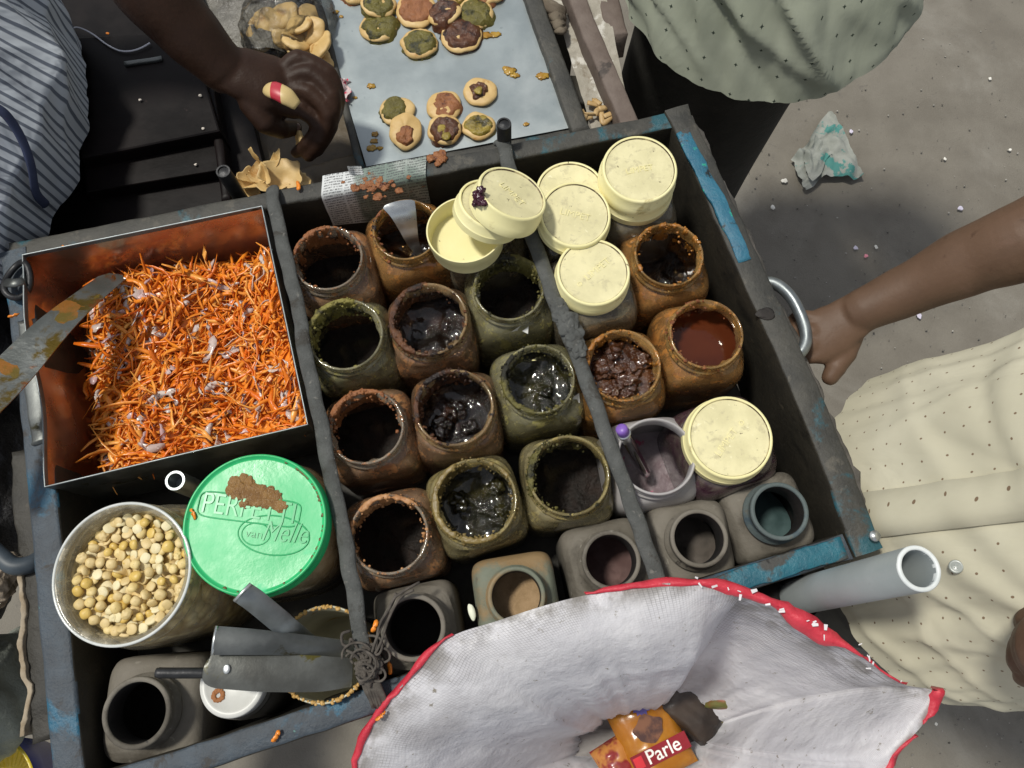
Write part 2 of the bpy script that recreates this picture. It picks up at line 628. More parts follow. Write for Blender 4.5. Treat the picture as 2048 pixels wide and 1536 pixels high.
# litter on the road
CONF = mat("pale_litter", (.62, .58, .70), (.70, .66, .78), rough=.7)
CONFW = mat("white_litter", (.68, .66, .60), rough=.7)
CONFP = mat("pink_litter", (.68, .24, .30), rough=.7)


def scrap(px, py, r, m, seed, lab, sq=(1, .8, .35)):
    b = MB()
    p = W(px, py, .006)
    r *= .62
    b.blob((0, 0, r * .2), r, seed, .7, (sq[0], sq[1], .2), 2)
    b.xf(Matrix.Rotation(seed * 1.3, 4, 'Z'))
    ob = b.build("litter_scrap", m)
    ob.location = p
    tag(ob, lab, "litter", "scraps of litter on the road")


for i, (x, y, r, m, l) in enumerate([
        (1702, 263, 7, CONF, "lilac scrap on the road beside the crumpled paper wrapper"),
        (1711, 496, 8, CONF, "lilac scrap beside a pink one on the open road"),
        (1731, 512, 7, CONFP, "pink scrap of litter between two pale ones on the road"),
        (1752, 494, 6, CONFW, "off white scrap just beyond the pink one on the road"),
        (1920, 417, 8, CONF, "lilac scrap on the road just above the bare forearm"),
        (1838, 631, 10, CONF, "larger lilac scrap on the road between forearm and cream shirt"),
        (1617, 746, 10, CONF, "lilac scrap on the road under the fingers at the crate"),
        (2020, 300, 5, CONFW, "tiny white fleck at the far right of the open road"),
        (1545, 415, 8, CONFW, "white flake on the road at the black trouser leg"),
        (1980, 158, 6, CONFW, "small white fleck on the road in the upper right"),
        (1890, 318, 5, CONFW, "tiny white fleck alone in the middle of the open road"),
        (1568, 362, 9, CONFW, "white chip on the road by the paper wrapper and trouser leg"),
        (1872, 1448, 5, CONFW, "small pale chip on the road below the sack's corner")]):
    scrap(x, y, RM(r, x, y, 0), m, i + 1, l)

# grit on the road
b = MB()
R_ = random.Random(77)
for i in range(900):
    p = W(R_.uniform(1380, 2100), R_.uniform(-40, 1000) if i % 4 else R_.uniform(1380, 1560), .0045)
    b.blob(p, R_.choice((.0008, .0012, .0018, .0028)), i, .5, (1, .8, .45), 0)
GRIT = island("road_grit", (.075, .068, .058), (.20, .185, .16), (.42, .40, .36), .9)
solo(b, "grit", GRIT, "fine grit and chips strewn over the road", "grit", kind='stuff')

# crumpled printed paper beside the trouser leg
PAP = mat("printed_paper", (.22, .235, .21), (.31, .32, .29), 20, 5, rough=.75, layers=(((.06, .22, .20), 11, .54, .57), ((.62, .34, .24), 8, .66, .70), ((.30, .32, .30), 130, .63, .67)), bump=.3)
b = MB()
pts = [(1600, 330), (1648, 245), (1672, 238), (1692, 348), (1645, 366), (1620, 384), (1590, 388)]
c = W(1645, 310, .0)
r1 = []
for k in range(25):
    row = []
    for j in range(25):
        u, v = k / 24, j / 24
        p = W(1578 + 40 * v + 70 * u + 40 * u * v - 10 * v * v, 325 - 82 * u + (62 - 8 * u + 70 * u * v * .75) * v + 10 * math.sin(5 * u + 3 * v), .0)
        p.z = .010 + .040 * abs(fz((u, v, 0), 3.2, 3, 3)) * .55 + .010 * abs(math.sin(4 * u + 2.5 * v))
        p += Vector((nz((u, v, 1), 4, 2), nz((u, v, 2), 4, 9), 0)) * .008
        row.append(p)
    r1.append(row)
b.grid(r1)
b.grid([[p + Vector((.02 - .03 * (i / 24), -.01, .010 + .010 * nz(p, 14))) for j, p in enumerate(q[:15])] for i, q in enumerate(r1[:15])])
solo(b, "crumpled_paper", PAP, "crumpled printed paper wrapper lying on the road by black trousers", "paper")

# ------------------------------------------------------------------ the crate
root = thing("wooden_crate", "worn wooden hawker's crate with chipped blue paint holding the jars", "crate", W(900, 800, ZF))
CR = root


def rail(pxs, wpx, h, m, seed, name, z=ZR, jit=.0013):
    b = MB()
    plank(b, spl([W(x, y, z) for x, y in pxs], 6), wpx, h, seed, jit)
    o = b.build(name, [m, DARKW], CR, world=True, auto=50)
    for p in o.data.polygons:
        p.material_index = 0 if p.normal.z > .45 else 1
    return o


rail([(18, 502), (300, 447), (640, 378), (1000, 308), (1340, 240)], .022, .14, WOODB if 0 else WOODP, 1, "back_board")
rail([(1352, 214), (1408, 330), (1485, 500), (1572, 690), (1650, 870), (1722, 1060), (1740, 1105)], .030, .14, WOODP, 2, "side_board", ZR + .004)
rail([(25, 500), (60, 760), (92, 1080), (122, 1400), (142, 1600)], .030, .14, WOODB, 3, "side_board", ZR + .002)
rail([(150, 1592), (420, 1508), (738, 1402), (1100, 1282), (1400, 1185), (1696, 1092)], .026, .13, WOODB, 4, "front_board")
b = MB()
corner = [W(20, 505, ZR), W(1340, 245, ZR), W(1715, 1085, ZR), W(150, 1590, ZR)]
b.add([Vector((p.x, p.y, ZF)) for p in corner] + [Vector((p.x, p.y, ZF - .012)) for p in corner],
      [(3, 2, 1, 0)[::-1], (4, 5, 6, 7)[::-1], (0, 1, 5, 4), (1, 2, 6, 5), (2, 3, 7, 6), (3, 0, 4, 7)])
b.build("floor_board", DARKW, CR, smooth=False, world=True)
# painted slips still clinging to the rails: thin flakes proud of the wood
b = MB()
plank(b, spl([W(x, y, ZR + .0068) for x, y in [(1364, 262), (1400, 330), (1440, 412), (1492, 520)]], 6), .017, .004, 21, .0026, 40, .001)
b.build("paint_patch", mat("bright_blue_teal_paint", (.022, .115, .19), (.03, .15, .23), 30, 7, rough=.45, bump=.8, bscale=170,
        layers=(((.06, .058, .055), 26, .55, .60, .75), ((.03, .42, .27), 40, .60, .64), ((.012, .014, .014), 34, .63, .69))), CR, world=True)
b = MB()
plank(b, spl([W(x, y, ZR + .003) for x, y in [(1420, 1181), (1560, 1134), (1690, 1094)]], 6), .021, .004, 22, .002, 30, .001)
b.build("paint_patch", TEAL, CR, world=True)
# wooden blocks and strips along the outside
b = MB()
plank(b, spl([W(x, y, ZR - .02) for x, y in [(1378, 235), (1420, 330), (1485, 470), (1520, 545), (1590, 690), (1668, 860), (1700, 940), (1740, 1060)]], 8), .016, .10, 31, .006, 60, .003)
b.build("rubber_strip", mat("old_rubber_strip", (.06, .056, .05), (.11, .10, .09), 40, 7, rough=.85, bump=.8, bscale=160, layers=(((.02, .018, .016), 24, .55, .65),)), CR, world=True)
b = MB()
plank(b, spl([W(x, y, ZR - .015) for x, y in [(42, 900), (58, 1110), (76, 1300), (90, 1480)]], 8), .026, .13, 32, .003, 50, .003)
b.build("outer_board", DARKW, CR, world=True)
b = MB()
plank(b, spl([W(x, y, ZR - .012) for x, y in [(36, 1110), (47, 1230), (42, 1300), (56, 1400), (48, 1470)]], 8), .005, .05, 33, .004, 60, .001)
b.build("frayed_sheet_edge", mat("frayed_tan_edge", (.26, .20, .13), (.36, .30, .22), 50, 7, rough=.9, bump=.6), CR, world=True)
# D handle of flat aluminium bar on the right side
b = MB()
hp = spl([W(1508, 572, ZR - .012), W(1545, 566, ZR - .006), W(1580, 592, ZR - .004), W(1605, 640, ZR - .004), W(1612, 680, ZR - .004), W(1598, 708, ZR - .006), W(1572, 716, ZR - .012)], 8)
b.tube(hp, .0066, 12, flat=1.2)
b.build("handle", ALU, CR, world=True)
# screws, nail
b = MB()
p = W(1749, 1072, ZR + .012)
b.tube([p + Vector((0, 0, -.03)), p + Vector((0, 0, -.0015)), p], [.0025, .0025, .0025], 10)
b.tube([p, p + Vector((0, 0, .002))], .0055, 14)
b.build("nail", STEELB, CR, world=True)
# worn hole in the rail: a flat black blob for its shaded inside
b = MB()
p = W(1530, 628, ZR + .0046)
b.blob(p, .008, 5, .5, (1.2, .8, .12), 2)
b.build("rail_hole_shade", BLK, CR, world=True)

# short tubes and bolts standing about the crate
b = MB()


def post(px, py, z, r, h, m, name, lab, cat, hollow=True):
    b = MB()
    p = W(px, py, z)
    prof = [(r, -h), (r, -.001), (r * .96, 0), (r * .74, 0), (r * .70, -.002)] + ([(r * .70, -.02), (.0001, -.02)] if hollow else [(.0001, -.001)])
    b.loft([sring(a, q, 2, 20) for a, q in prof])
    o = b.build(name, m, None, auto=40)
    o.location = p
    tag(o, lab, cat)
    return o


post(1008, 247, ZR + .035, .0085, .10, IRON, "bolt_post", "black upright bolt at the steel tray's corner by the back rail", "bolt", False)
post(446, 342, ZR + .01, .0085, .10, IRON, "bolt_post", "black upright bolt by the heap of broken puris", "bolt", False)
post(350, 961, ZR + .01, .0105, .14, ALU, "metal_tube", "short open metal tube between carrot box and green lid", "tube")

# grey webbing straps stretched over the jars


def strap(pxs, name, lab, lump=None, seed=0):
    r = thing(name, lab, "strap", W(*pxs[len(pxs) // 2][:2], ZR), group="grey straps across the crate")
    b = MB()
    pts = spl([W(x, y, z) for x, y, z in pxs], 14)
    rad = []
    for i, p in enumerate(pts):
        k = .0082 * (1 + .10 * nz(p, 40, seed))
        rad.append(k)
    pts = [p + Vector((nz(p, 45, 3), nz(p, 45, 8), 0)) * .0018 for p in pts]
    b.tube(pts, rad, 14, flat=.55)
    b.build("webbing", WEB, r, world=True)
    return r


s1 = strap([(543, 378, ZR - .02), (545, 388, ZR + .008), (556, 450, ZR + .016), (585, 570, ZR + .020), (614, 720, ZR + .022), (648, 880, ZR + .022), (682, 1040, ZR + .022), (706, 1180, ZR + .022), (728, 1310, ZR + .018)],
           "webbing_strap", "grey webbing strap beside the carrot box, tied in a frayed knot", seed=1)
s2 = strap([(1000, 285, ZR - .012), (1008, 298, ZR + .008), (1046, 420, ZR + .012), (1082, 520, ZR + .016), (1120, 630, ZR + .02), (1160, 730, ZR + .02), (1200, 835, ZR + .02), (1250, 975, ZR + .02), (1290, 1085, ZR + .02), (1326, 1185, ZR + .016)],
           "webbing_strap", "torn grey webbing strap running under the cream lids", seed=5)
b = MB()
for i in range(9):
    t = i / 8
    p = W(1118 + 40 * t, 610 + 92 * t, ZR + .024)
    b.blob(p + Vector((nz(p, 90) * .004, 0, 0)), .0078 + .003 * math.sin(math.pi * t), i, .5, (1, 1.1, .55), 3, freq=1.8)
b.build("torn_lump", WEB, s2, world=True)
# the knot and its loose strands
b = MB()
kc = W(735, 1325, ZR + .022)
for i in range(13):
    q = kc + Vector((rnd.uniform(-.011, .011), rnd.uniform(-.016, .012), rnd.uniform(-.006, .008)))
    pts = [q]
    a = rnd.uniform(0, 6.28)
    for k in range(7):
        a += rnd.uniform(.3, 1.0)
        pts.append(pts[-1] + Vector((math.cos(a) * .0055, math.sin(a) * .005, rnd.uniform(-.002, .003))))
    b.tube(spl(pts, 4), .0012, 7)
for i in range(7):
    b.blob(kc + Vector((rnd.uniform(-.006, .006), rnd.uniform(-.012, .010), rnd.uniform(-.006, .004))), .0078, i, .8, (1, 1, .7), 3, freq=2)
curls = [[(700, 1262), (686, 1268), (684, 1288), (698, 1292), (704, 1278), (716, 1300), (730, 1318)], [(690, 1300), (706, 1306), (720, 1322)],
         [(742, 1310), (756, 1272), (770, 1235), (786, 1200), (806, 1184), (838, 1164)], [(748, 1312), (764, 1282), (775, 1240), (800, 1196), (828, 1180)], [(752, 1300), (760, 1250), (782, 1210), (792, 1186)]]
for c in curls:
    b.tube(spl([W(x, y, ZR + .026) + Vector((0, 0, .004 * math.sin(i * 2.1))) for i, (x, y) in enumerate(c)], 7), .0014, 7)
b.build("knot", ROPE, s1, world=True)
b = MB()
for i in range(15):
    t = i / 14
    a = W(722 + 26 * t, 1330, ZR + .018)
    c1 = W(728 + 32 * t, 1372, ZR + .017)
    e = W(742 + 34 * t + rnd.uniform(-3, 3), 1412 + rnd.uniform(-14, 10), ZR + .006)
    b.tube(spl([a, c1, e], 5), .0019, 6)
b.build("loose_fibres", ROPE, s1, world=True)

# newspaper wrapped over the back rail
NEWS = Mt("newsprint")
uvn = NEWS.tc.outputs["UV"]
sx = NEWS.n("ShaderNodeSeparateXYZ")
NEWS.link(uvn, sx.inputs[0])
ln = NEWS.math('FRACT', NEWS.math('MULTIPLY', sx.outputs[1], 22.0))
row = NEWS.math('LESS_THAN', ln, .55)
mpn = NEWS.n("ShaderNodeMapping")
mpn.inputs["Scale"].default_value = (120, 22, 1)
NEWS.link(uvn, mpn.inputs[0])
nn = NEWS.n("ShaderNodeTexNoise")
nn.inputs["Scale"].default_value = 1.0
NEWS.link(mpn.outputs[0], nn.inputs["Vector"])
word = NEWS.math('GREATER_THAN', nn.outputs["Fac"], .46)
colg = NEWS.math('GREATER_THAN', NEWS.math('FRACT', NEWS.math('MULTIPLY', sx.outputs[0], 5.0)), .10)
ink = NEWS.math('MULTIPLY', NEWS.math('MULTIPLY', row, word), colg)
base = NEWS.mix(NEWS.ramp(sx.outputs[0], .28, .34), (.62, .64, .64), NEWS.mix(NEWS.ramp(NEWS.noise(14, 6), .42, .60), (.40, .43, .40), (.16, .21, .18)))
base = NEWS.mix(NEWS.ramp(NEWS.noise(22, 7, dist=.5), .60, .66), base, (.20, .085, .03))
NEWS.set(Base_Color=NEWS.mix(NEWS.math('MULTIPLY', ink, .75), base, (.05, .05, .055)), Roughness=.6)
NEWS.bump(NEWS.noise(60, 5), .3, .003)
b = MB()
rows = []
for i in range(13):
    t = i / 12
    row = []
    for k in range(25):
        u = k / 24
        top = W(644 + 208 * u, 374 - 40 * u, ZR + .0016)
        if t < .35:
            q = top + Vector((0, .014 * (1 - t / .35) - .0125 * (t / .35), .0012))
        else:
            d = (t - .35) / .65
            q = top + Vector((0, -.0135 - .002 * d, -.085 * d * (.75 + .25 * u)))
        row.append(q + Vector((0, .0012 * nz(q, 60), .001 * nz(q, 50, 4))))
    rows.append(row)
b.grid(rows)
b.grid([[W(700 + 28 * u - 6 * v, 350 - 18 * v, ZR + .003 + .016 * v * (1 - u)) for u in (0, .5, 1)] for v in (0, .5, 1)], v1=.2, u1=.15)
solo(b, "newspaper_sheet", NEWS.m, "stained sheet of newsprint folded over the crate's back rail", "newspaper")
# chutney spilt on the paper
b = MB()
for i in range(90):
    k = rnd.random()
    p = W(rnd.gauss(745, 20) + 26 * (i % 3 - 1) * .6, rnd.gauss(371, 9), ZR + .0025)
    b.blob(p, rnd.uniform(.001, .0045) if k < .7 else rnd.uniform(.001, .002), i, .7, (1.2, 1, .34), 2, freq=2.4)
for i in range(10):
    p = W(rnd.gauss(876, 10), rnd.gauss(318, 6), ZR + .002)
    b.blob(p, rnd.uniform(.002, .005), i, .6, (1, 1, .4), 2, freq=2)
solo(b, "chutney_spill", TOPR, "crumbly red chutney spilt along the crate's back rail", "food spill", kind='stuff')

# ------------------------------------------------------------------ the cart behind
ZC = .77
b = MB()
P4 = [W(330, 480, ZC), W(760, 340, ZC), W(600, -250, ZC), W(60, -250, ZC)]


def slab(b, P, h):
    b.add(list(P) + [p - Vector((0, 0, h)) for p in P], [(0, 1, 2, 3), (7, 6, 5, 4), (0, 4, 5, 1), (1, 5, 6, 2), (2, 6, 7, 3), (3, 7, 4, 0)])


cart = thing("food_cart", "wooden food cart top with brown boards behind the crate", "cart", Vector((W(600, 100, 0).x, W(600, 100, 0).y, 0)))
b = MB()
slab(b, [W(470, 420, ZC), W(760, 345, ZC), W(640, -260, ZC), W(430, -260, ZC)], .02)
b.build("table_board", BROWNW, cart, smooth=False, world=True)
b = MB()
plank(b, [W(600, 370, ZC + .002), W(735, 332, ZC + .002)], .05, .03, 41, .002)
b.build("cross_board", BROWNW, cart, world=True)
b = MB()
rows = []
for i in range(40):
    t = i / 39
    rows.append([(lambda p: p + Vector((0, 0, .004 * fz(p, 40))))(W(1070 + 120 * t + 115 * u * (1 - .35 * t), -120 + 400 * t - 25 * u, ZC)) for u in [k / 9 for k in range(10)]])
b.grid(rows[::-1])
b.build("crusted_board", PLAST, cart, world=True)
b = MB()
plank(b, [W(1100, -150, ZC + .03), W(1180, 60, ZC + .03), W(1268, 262, ZC + .03)], .026, .05, 43, .0012)
b.build("edge_batten", PINKW, cart, world=True)
b = MB()
plank(b, [W(1172, -150, ZC + .0), W(1208, -40, ZC), W(1235, 70, ZC)], .03, .05, 44, .0012)
b.build("outer_batten", PINKW, cart, world=True)
for x, y in ((520, 300), (1150, 150), (500, -200), (1130, -100)):
    p = W(x, y, ZC)
    b = MB()
    plank(b, [Vector((p.x - .025, p.y, ZC - .03)), Vector((p.x + .025, p.y, ZC - .03))], .05, ZC - .03, 45, .001, 4)
    b.build("leg", DARKW, cart, world=True)
b = MB()
slab(b, [W(150, 1520, ZF - .016), W(1600, 1060, ZF - .016), W(1270, 300, ZF - .016), W(110, 560, ZF - .016)], .022)
b.build("lower_board", DARKW, cart, smooth=False, world=True)
for x, y in ((230, 1440), (1530, 1060), (1230, 380), (190, 640)):
    p = W(x, y, ZF)
    b = MB()
    plank(b, [Vector((p.x - .02, p.y, ZF - .039)), Vector((p.x + .02, p.y, ZF - .039))], .04, ZF - .039, 46, .001, 4)
    b.build("leg", DARKW, cart, world=True)
# dirty cloth tucked on the crusted board
b = MB()
for i in range(7):
    t = i / 6
    pts = [W(1085 + 40 * t + rnd.uniform(-6, 6), 2 + 9 * i, ZC + .012 + .01 * (i % 2)), W(1110 + 10 * t, 14 + 8 * i, ZC + .022), W(1128 - 8 * t, 22 + 6 * i, ZC + .012)]
    b.tube(spl(pts, 5), .0085, 9, flat=.6)
solo(b, "cleaning_rag", mat("brown_rag", (.115, .09, .065), (.18, .15, .11), 30, 6, rough=.9, bump=.6), "crumpled brown rag on the flour crusted board", "rag")
b = MB()
for i, (x, y) in enumerate([(1188, 205), (1200, 222), (1172, 232), (1215, 235), (1180, 218)]):
    pts = [W(x + rnd.uniform(-14, 14), y + rnd.uniform(-12, 12), ZC + .006 + .006 * rnd.random()) for k in range(4)]
    b.tube(spl(pts, 5), .004, 7, flat=.4)
solo(b, "onion_peel", mat("papery_peel", (.42, .27, .11), (.55, .38, .18), 40, 5, rough=.5), "papery tan peel on the flour crusted board near the rail", "peel")

# steel tray
ZS = .80
st = thing("serving_tray", "steel sheet tray in a dark wooden frame dotted with puris", "tray", W(880, 150, ZS - .02))
b = MB()
TP = [(733, 333), (1148, 254), (980, -250), (560, -250)]
q = [W(x, y, ZS) for x, y in TP]
rows = [[(q[0].lerp(q[1], u)).lerp(q[3].lerp(q[2], u), v) + Vector((0, 0, .0006 * nz((u * 3, v * 3, 0), 1.7))) for u in [k / 16 for k in range(17)]] for v in [k / 20 for k in range(21)]]
b.grid(rows)
b.build("steel_sheet", STEEL, st, world=True)
b = MB()
plank(b, [W(1163, 262, ZS + .012), W(1075, 20, ZS + .012), W(985, -240, ZS + .012)], .024, .045, 51, .001)
b.build("frame_rail", WOODP, st, world=True)
b = MB()
plank(b, [W(722, 338, ZS + .006), W(640, 20, ZS + .006), W(560, -250, ZS + .006)], .010, .04, 52, .001)
b.build("frame_rail", WOODP, st, world=True)
b = MB()
plank(b, [W(720, 342, ZS - .003), W(1165, 258, ZS - .003)], .02, .035, 53, .001)
b.build("frame_rail", WOODP, st, world=True)
b = MB()
sm = [(1020, 142, 8), (1012, 137, 5), (1030, 150, 6), (1085, 152, 8), (748, 282, 5), (743, 296, 7), (750, 268, 5), (742, 172, 6), (1052, 248, 4), (988, 70, 6), (972, 70, 8), (760, 296, 4), (995, 68, 5), (710, 195, 3), (682, 33, 3), (672, 24, 4)]
for i, (x, y, r) in enumerate(sm):
    b.blob(W(x, y, ZS + .001), RM(r, x, y, ZS), i, .7, (1.4, 1, .22), 2, freq=2)
sp_ = b.build("sauce_spots", mat("sauce_smear", (.32, .16, .02), (.42, .26, .04), 60, 4, rough=.25), st, world=True)
sp_["kind"] = "stuff"

# black case at the left
bc = thing("black_case", "black lacquered wooden case with a stepped lid beside the vendor's arm", "case", W(300, 200, ZC - .02))


def qslab(name, P, z, h, m, par, bev=.004):
    b = MB()
    q = [W(x, y, z) for x, y in P]
    c = sum(q, Vector()) / 4
    top = [p + (c - p).normalized() * bev for p in q]
    rings = [[p - Vector((0, 0, h)) for p in q], [p - Vector((0, 0, bev)) for p in q], [p - Vector((0, 0, bev * .3)) + (c - p).normalized() * bev * .3 for p in q], top]
    b.loft(rings, True, False, True)
    return b.build(name, m, par, smooth=False, world=True)


qslab("body", [(70, 500), (545, 400), (385, -260), (125, -260)], ZC + .02, .30, BLACKL, bc)
qslab("lid", [(160, 318), (440, 262), (380, 60), (130, 75)], ZC + .062, .04, BLACKL, bc)
qslab("lid_step", [(170, 385), (455, 338), (440, 262), (160, 300)], ZC + .04, .03, BLACKL, bc)
b = MB()
plank(b, [W(452, 400, ZC + .05), W(438, 300, ZC + .05), W(415, 150, ZC + .05), W(380, -30, ZC + .05)], .012, .06, 55, .001)
b.build("side_rail", BLACKL, bc, world=True)
b = MB()
plank(b, [W(248, 126, ZC + .066), W(322, 115, ZC + .066)], .006, .005, 56, .0004, 10, .001)
b.build("hasp", STEELD, bc, world=True)
b = MB()
b.tube(spl([W(x, y, ZC + .0655) for x, y in [(143, 68), (146, 57), (160, 56), (185, 68), (212, 88), (238, 101), (262, 102), (282, 96), (300, 86)]], 8), .0011, 6)
solo(b, "white_thread", mat("white_thread", (.55, .55, .60), rough=.8), "white thread curling over the black case", "thread")
PLW = mat("pale_crumb", (.55, .50, .44), rough=.7)
for i, (x, y, z, l) in enumerate([(401, 192, ZC + .064, "pale crumb on the black case near the vendor's wrist"), (407, 258, ZC + .062, "pale crumb on the front edge of the black case lid"),
                                  (392, 330, ZC + .042, "pale crumb on the lower step of the black case"), (281, 201, ZC + .064, "tiny pale crumb on the middle of the black case lid"),
                                  (216, 68, ZC + .064, "reddish crumb on the black case beside the thread"), (276, 356, ZC + .03, "orange crumb at the foot of the black case")]):
    b = MB()
    b.blob(Vector((0, 0, .001)), .0021, i, .5, (1, .8, .6), 2)
    o = b.build("food_crumb", CARR if i > 3 else PLW)
    o.location = W(x, y, z)
    tag(o, l, "crumb", "crumbs on the black case")
# ------------------------------------------------------------------ jars
G_AMB = glass("amber_smeared_jar", (.86, .66, .40), (.58, .26, .065), .50, .66, 20, .07, .80, (.34, .13, .035), 1.0, (.56, .34, .14), .24)
G_RED = glass("red_smeared_jar", (.74, .64, .52), (.56, .27, .11), .53, .64, 22, .10, .80, (.30, .12, .05), 1.0, (.50, .36, .24), .24)
G_BRN = glass("brown_smeared_jar", (.70, .56, .42), (.42, .21, .09), .50, .64, 24, .08, .78, (.22, .095, .04), 1.0, (.44, .32, .22), .24)
G_GRN = glass("green_smeared_jar", (.76, .74, .54), (.38, .34, .12), .55, .68, 22, .10, .80, (.19, .17, .06), 1.0, (.44, .42, .30), .24)
G_OLV = glass("olive_smeared_jar", (.76, .70, .48), (.46, .38, .16), .50, .66, 22, .12, .78, (.28, .225, .09), 1.0, (.47, .42, .26), .25)
R_AMB = glass("amber_clear_rim", (.96, .78, .46), (.66, .32, .08), .62, .76, 26, .05, .92, (.40, .17, .04), 1.0, (.66, .42, .16), .25, True)
R_RED = glass("red_clear_rim", (.95, .88, .76), (.52, .24, .09), .64, .76, 28, .05, .94, (.30, .12, .05), 1.0, (.62, .54, .42), .25, True)
R_BRN = glass("brown_clear_rim", (.92, .74, .48), (.42, .19, .07), .60, .74, 28, .05, .92, (.24, .10, .035), 1.0, (.58, .42, .22), .25, True)
R_GRN = glass("green_clear_rim", (.95, .92, .66), (.42, .37, .12), .64, .76, 28, .05, .94, (.22, .19, .06), 1.0, (.60, .56, .36), .25, True)
R_OLV = glass("olive_clear_rim", (.95, .84, .50), (.50, .40, .14), .62, .76, 28, .05, .94, (.30, .23, .07), 1.0, (.60, .50, .24), .25, True)
RIMS = {}
G_PUR = glass("purple_stained_jar", (.45, .30, .38), (.075, .030, .050), .42, .58, 14, .14, .55)
G_CLR = glass("clear_grimy_jar", (.86, .85, .76), (.26, .20, .12), .58, .72, 16, .08, .80)
G_CHA = glass("clear_pulse_jar", (.95, .94, .88), (.58, .52, .38), .60, .80, 9, .10, .85, None, .35, (.66, .62, .50), .16)
FROST = mat("frosted_white_plastic", (.46, .44, .44), (.54, .52, .52), 16, 6, rough=.45, trans=.25, bump=.1, layers=(((.30, .20, .22), 22, .62, .74),))
RIMS.update({G_AMB: R_AMB, G_RED: R_RED, G_BRN: R_BRN, G_GRN: R_GRN, G_OLV: R_OLV})
IN_R = mat("red_residue", (.20, .062, .018), (.30, .105, .035), 60, 7, .3, .7, .55, bump=1.0, bscale=130, bdist=.004, layers=(((.025, .012, .008), 26, .47, .60),))
IN_G = mat("green_residue", (.085, .075, .016), (.16, .14, .035), 60, 7, .3, .7, .55, bump=1.0, bscale=130, bdist=.004, layers=(((.014, .013, .006), 26, .47, .60),))
IN_Y = mat("yellow_green_residue", (.20, .175, .035), (.31, .27, .075), 60, 7, .3, .7, .55, bump=1.0, bscale=130, bdist=.004, layers=(((.02, .017, .006), 24, .50, .62),))
IN_B = mat("brown_residue", (.080, .030, .012), (.15, .058, .02), 60, 7, .3, .7, .30, bump=1.0, bscale=130, bdist=.004, layers=(((.014, .007, .005), 26, .45, .58),))
IN_A = mat("amber_residue", (.30, .115, .018), (.40, .17, .03), 40, 7, .3, .7, .25, bump=.5, bscale=100, bdist=.004, layers=(((.05, .02, .008), 22, .50, .64),))
C_BR = mat("dark_brown_paste", (.006, .003, .002), (.042, .015, .006), 40, 6, .45, .75, .12, bump=.7, bscale=120, bdist=.006, coat=.8)
C_BK = mat("shade_black_paste", (.009, .006, .004), (.020, .010, .006), 60, 6, .35, .7, .5, bump=1.0, bscale=110, bdist=.006)  # near-black colour stands in for the deep shade low in the jars
C_GR = mat("dark_green_paste", (.007, .007, .002), (.046, .040, .010), 40, 6, .45, .75, .12, bump=.7, bscale=120, bdist=.006, coat=.8)
C_PI = mat("pickle_pieces", (.045, .015, .007), (.11, .040, .014), 40, 6, .35, .7, .18, bump=.8, bscale=150, bdist=.004, coat=1.0)
C_OIL = mat("red_oily_liquid", (.055, .012, .005), (.085, .020, .007), 12, 4, .35, .7, .03, spec=.35)
C_YEL = mat("pale_paste", (.60, .46, .24), (.70, .56, .32), 30, 6, rough=.6, bump=.5)


def jar_frame(px, py, rpx, zm, H, lean=(0, 0), rot=0.0):
    m = W(px, py, zm)
    ax = Vector((lean[0], lean[1], 1)).normalized()
    return m - ax * H, tilt_quat(ax, rot), RM(rpx, px, py, zm)


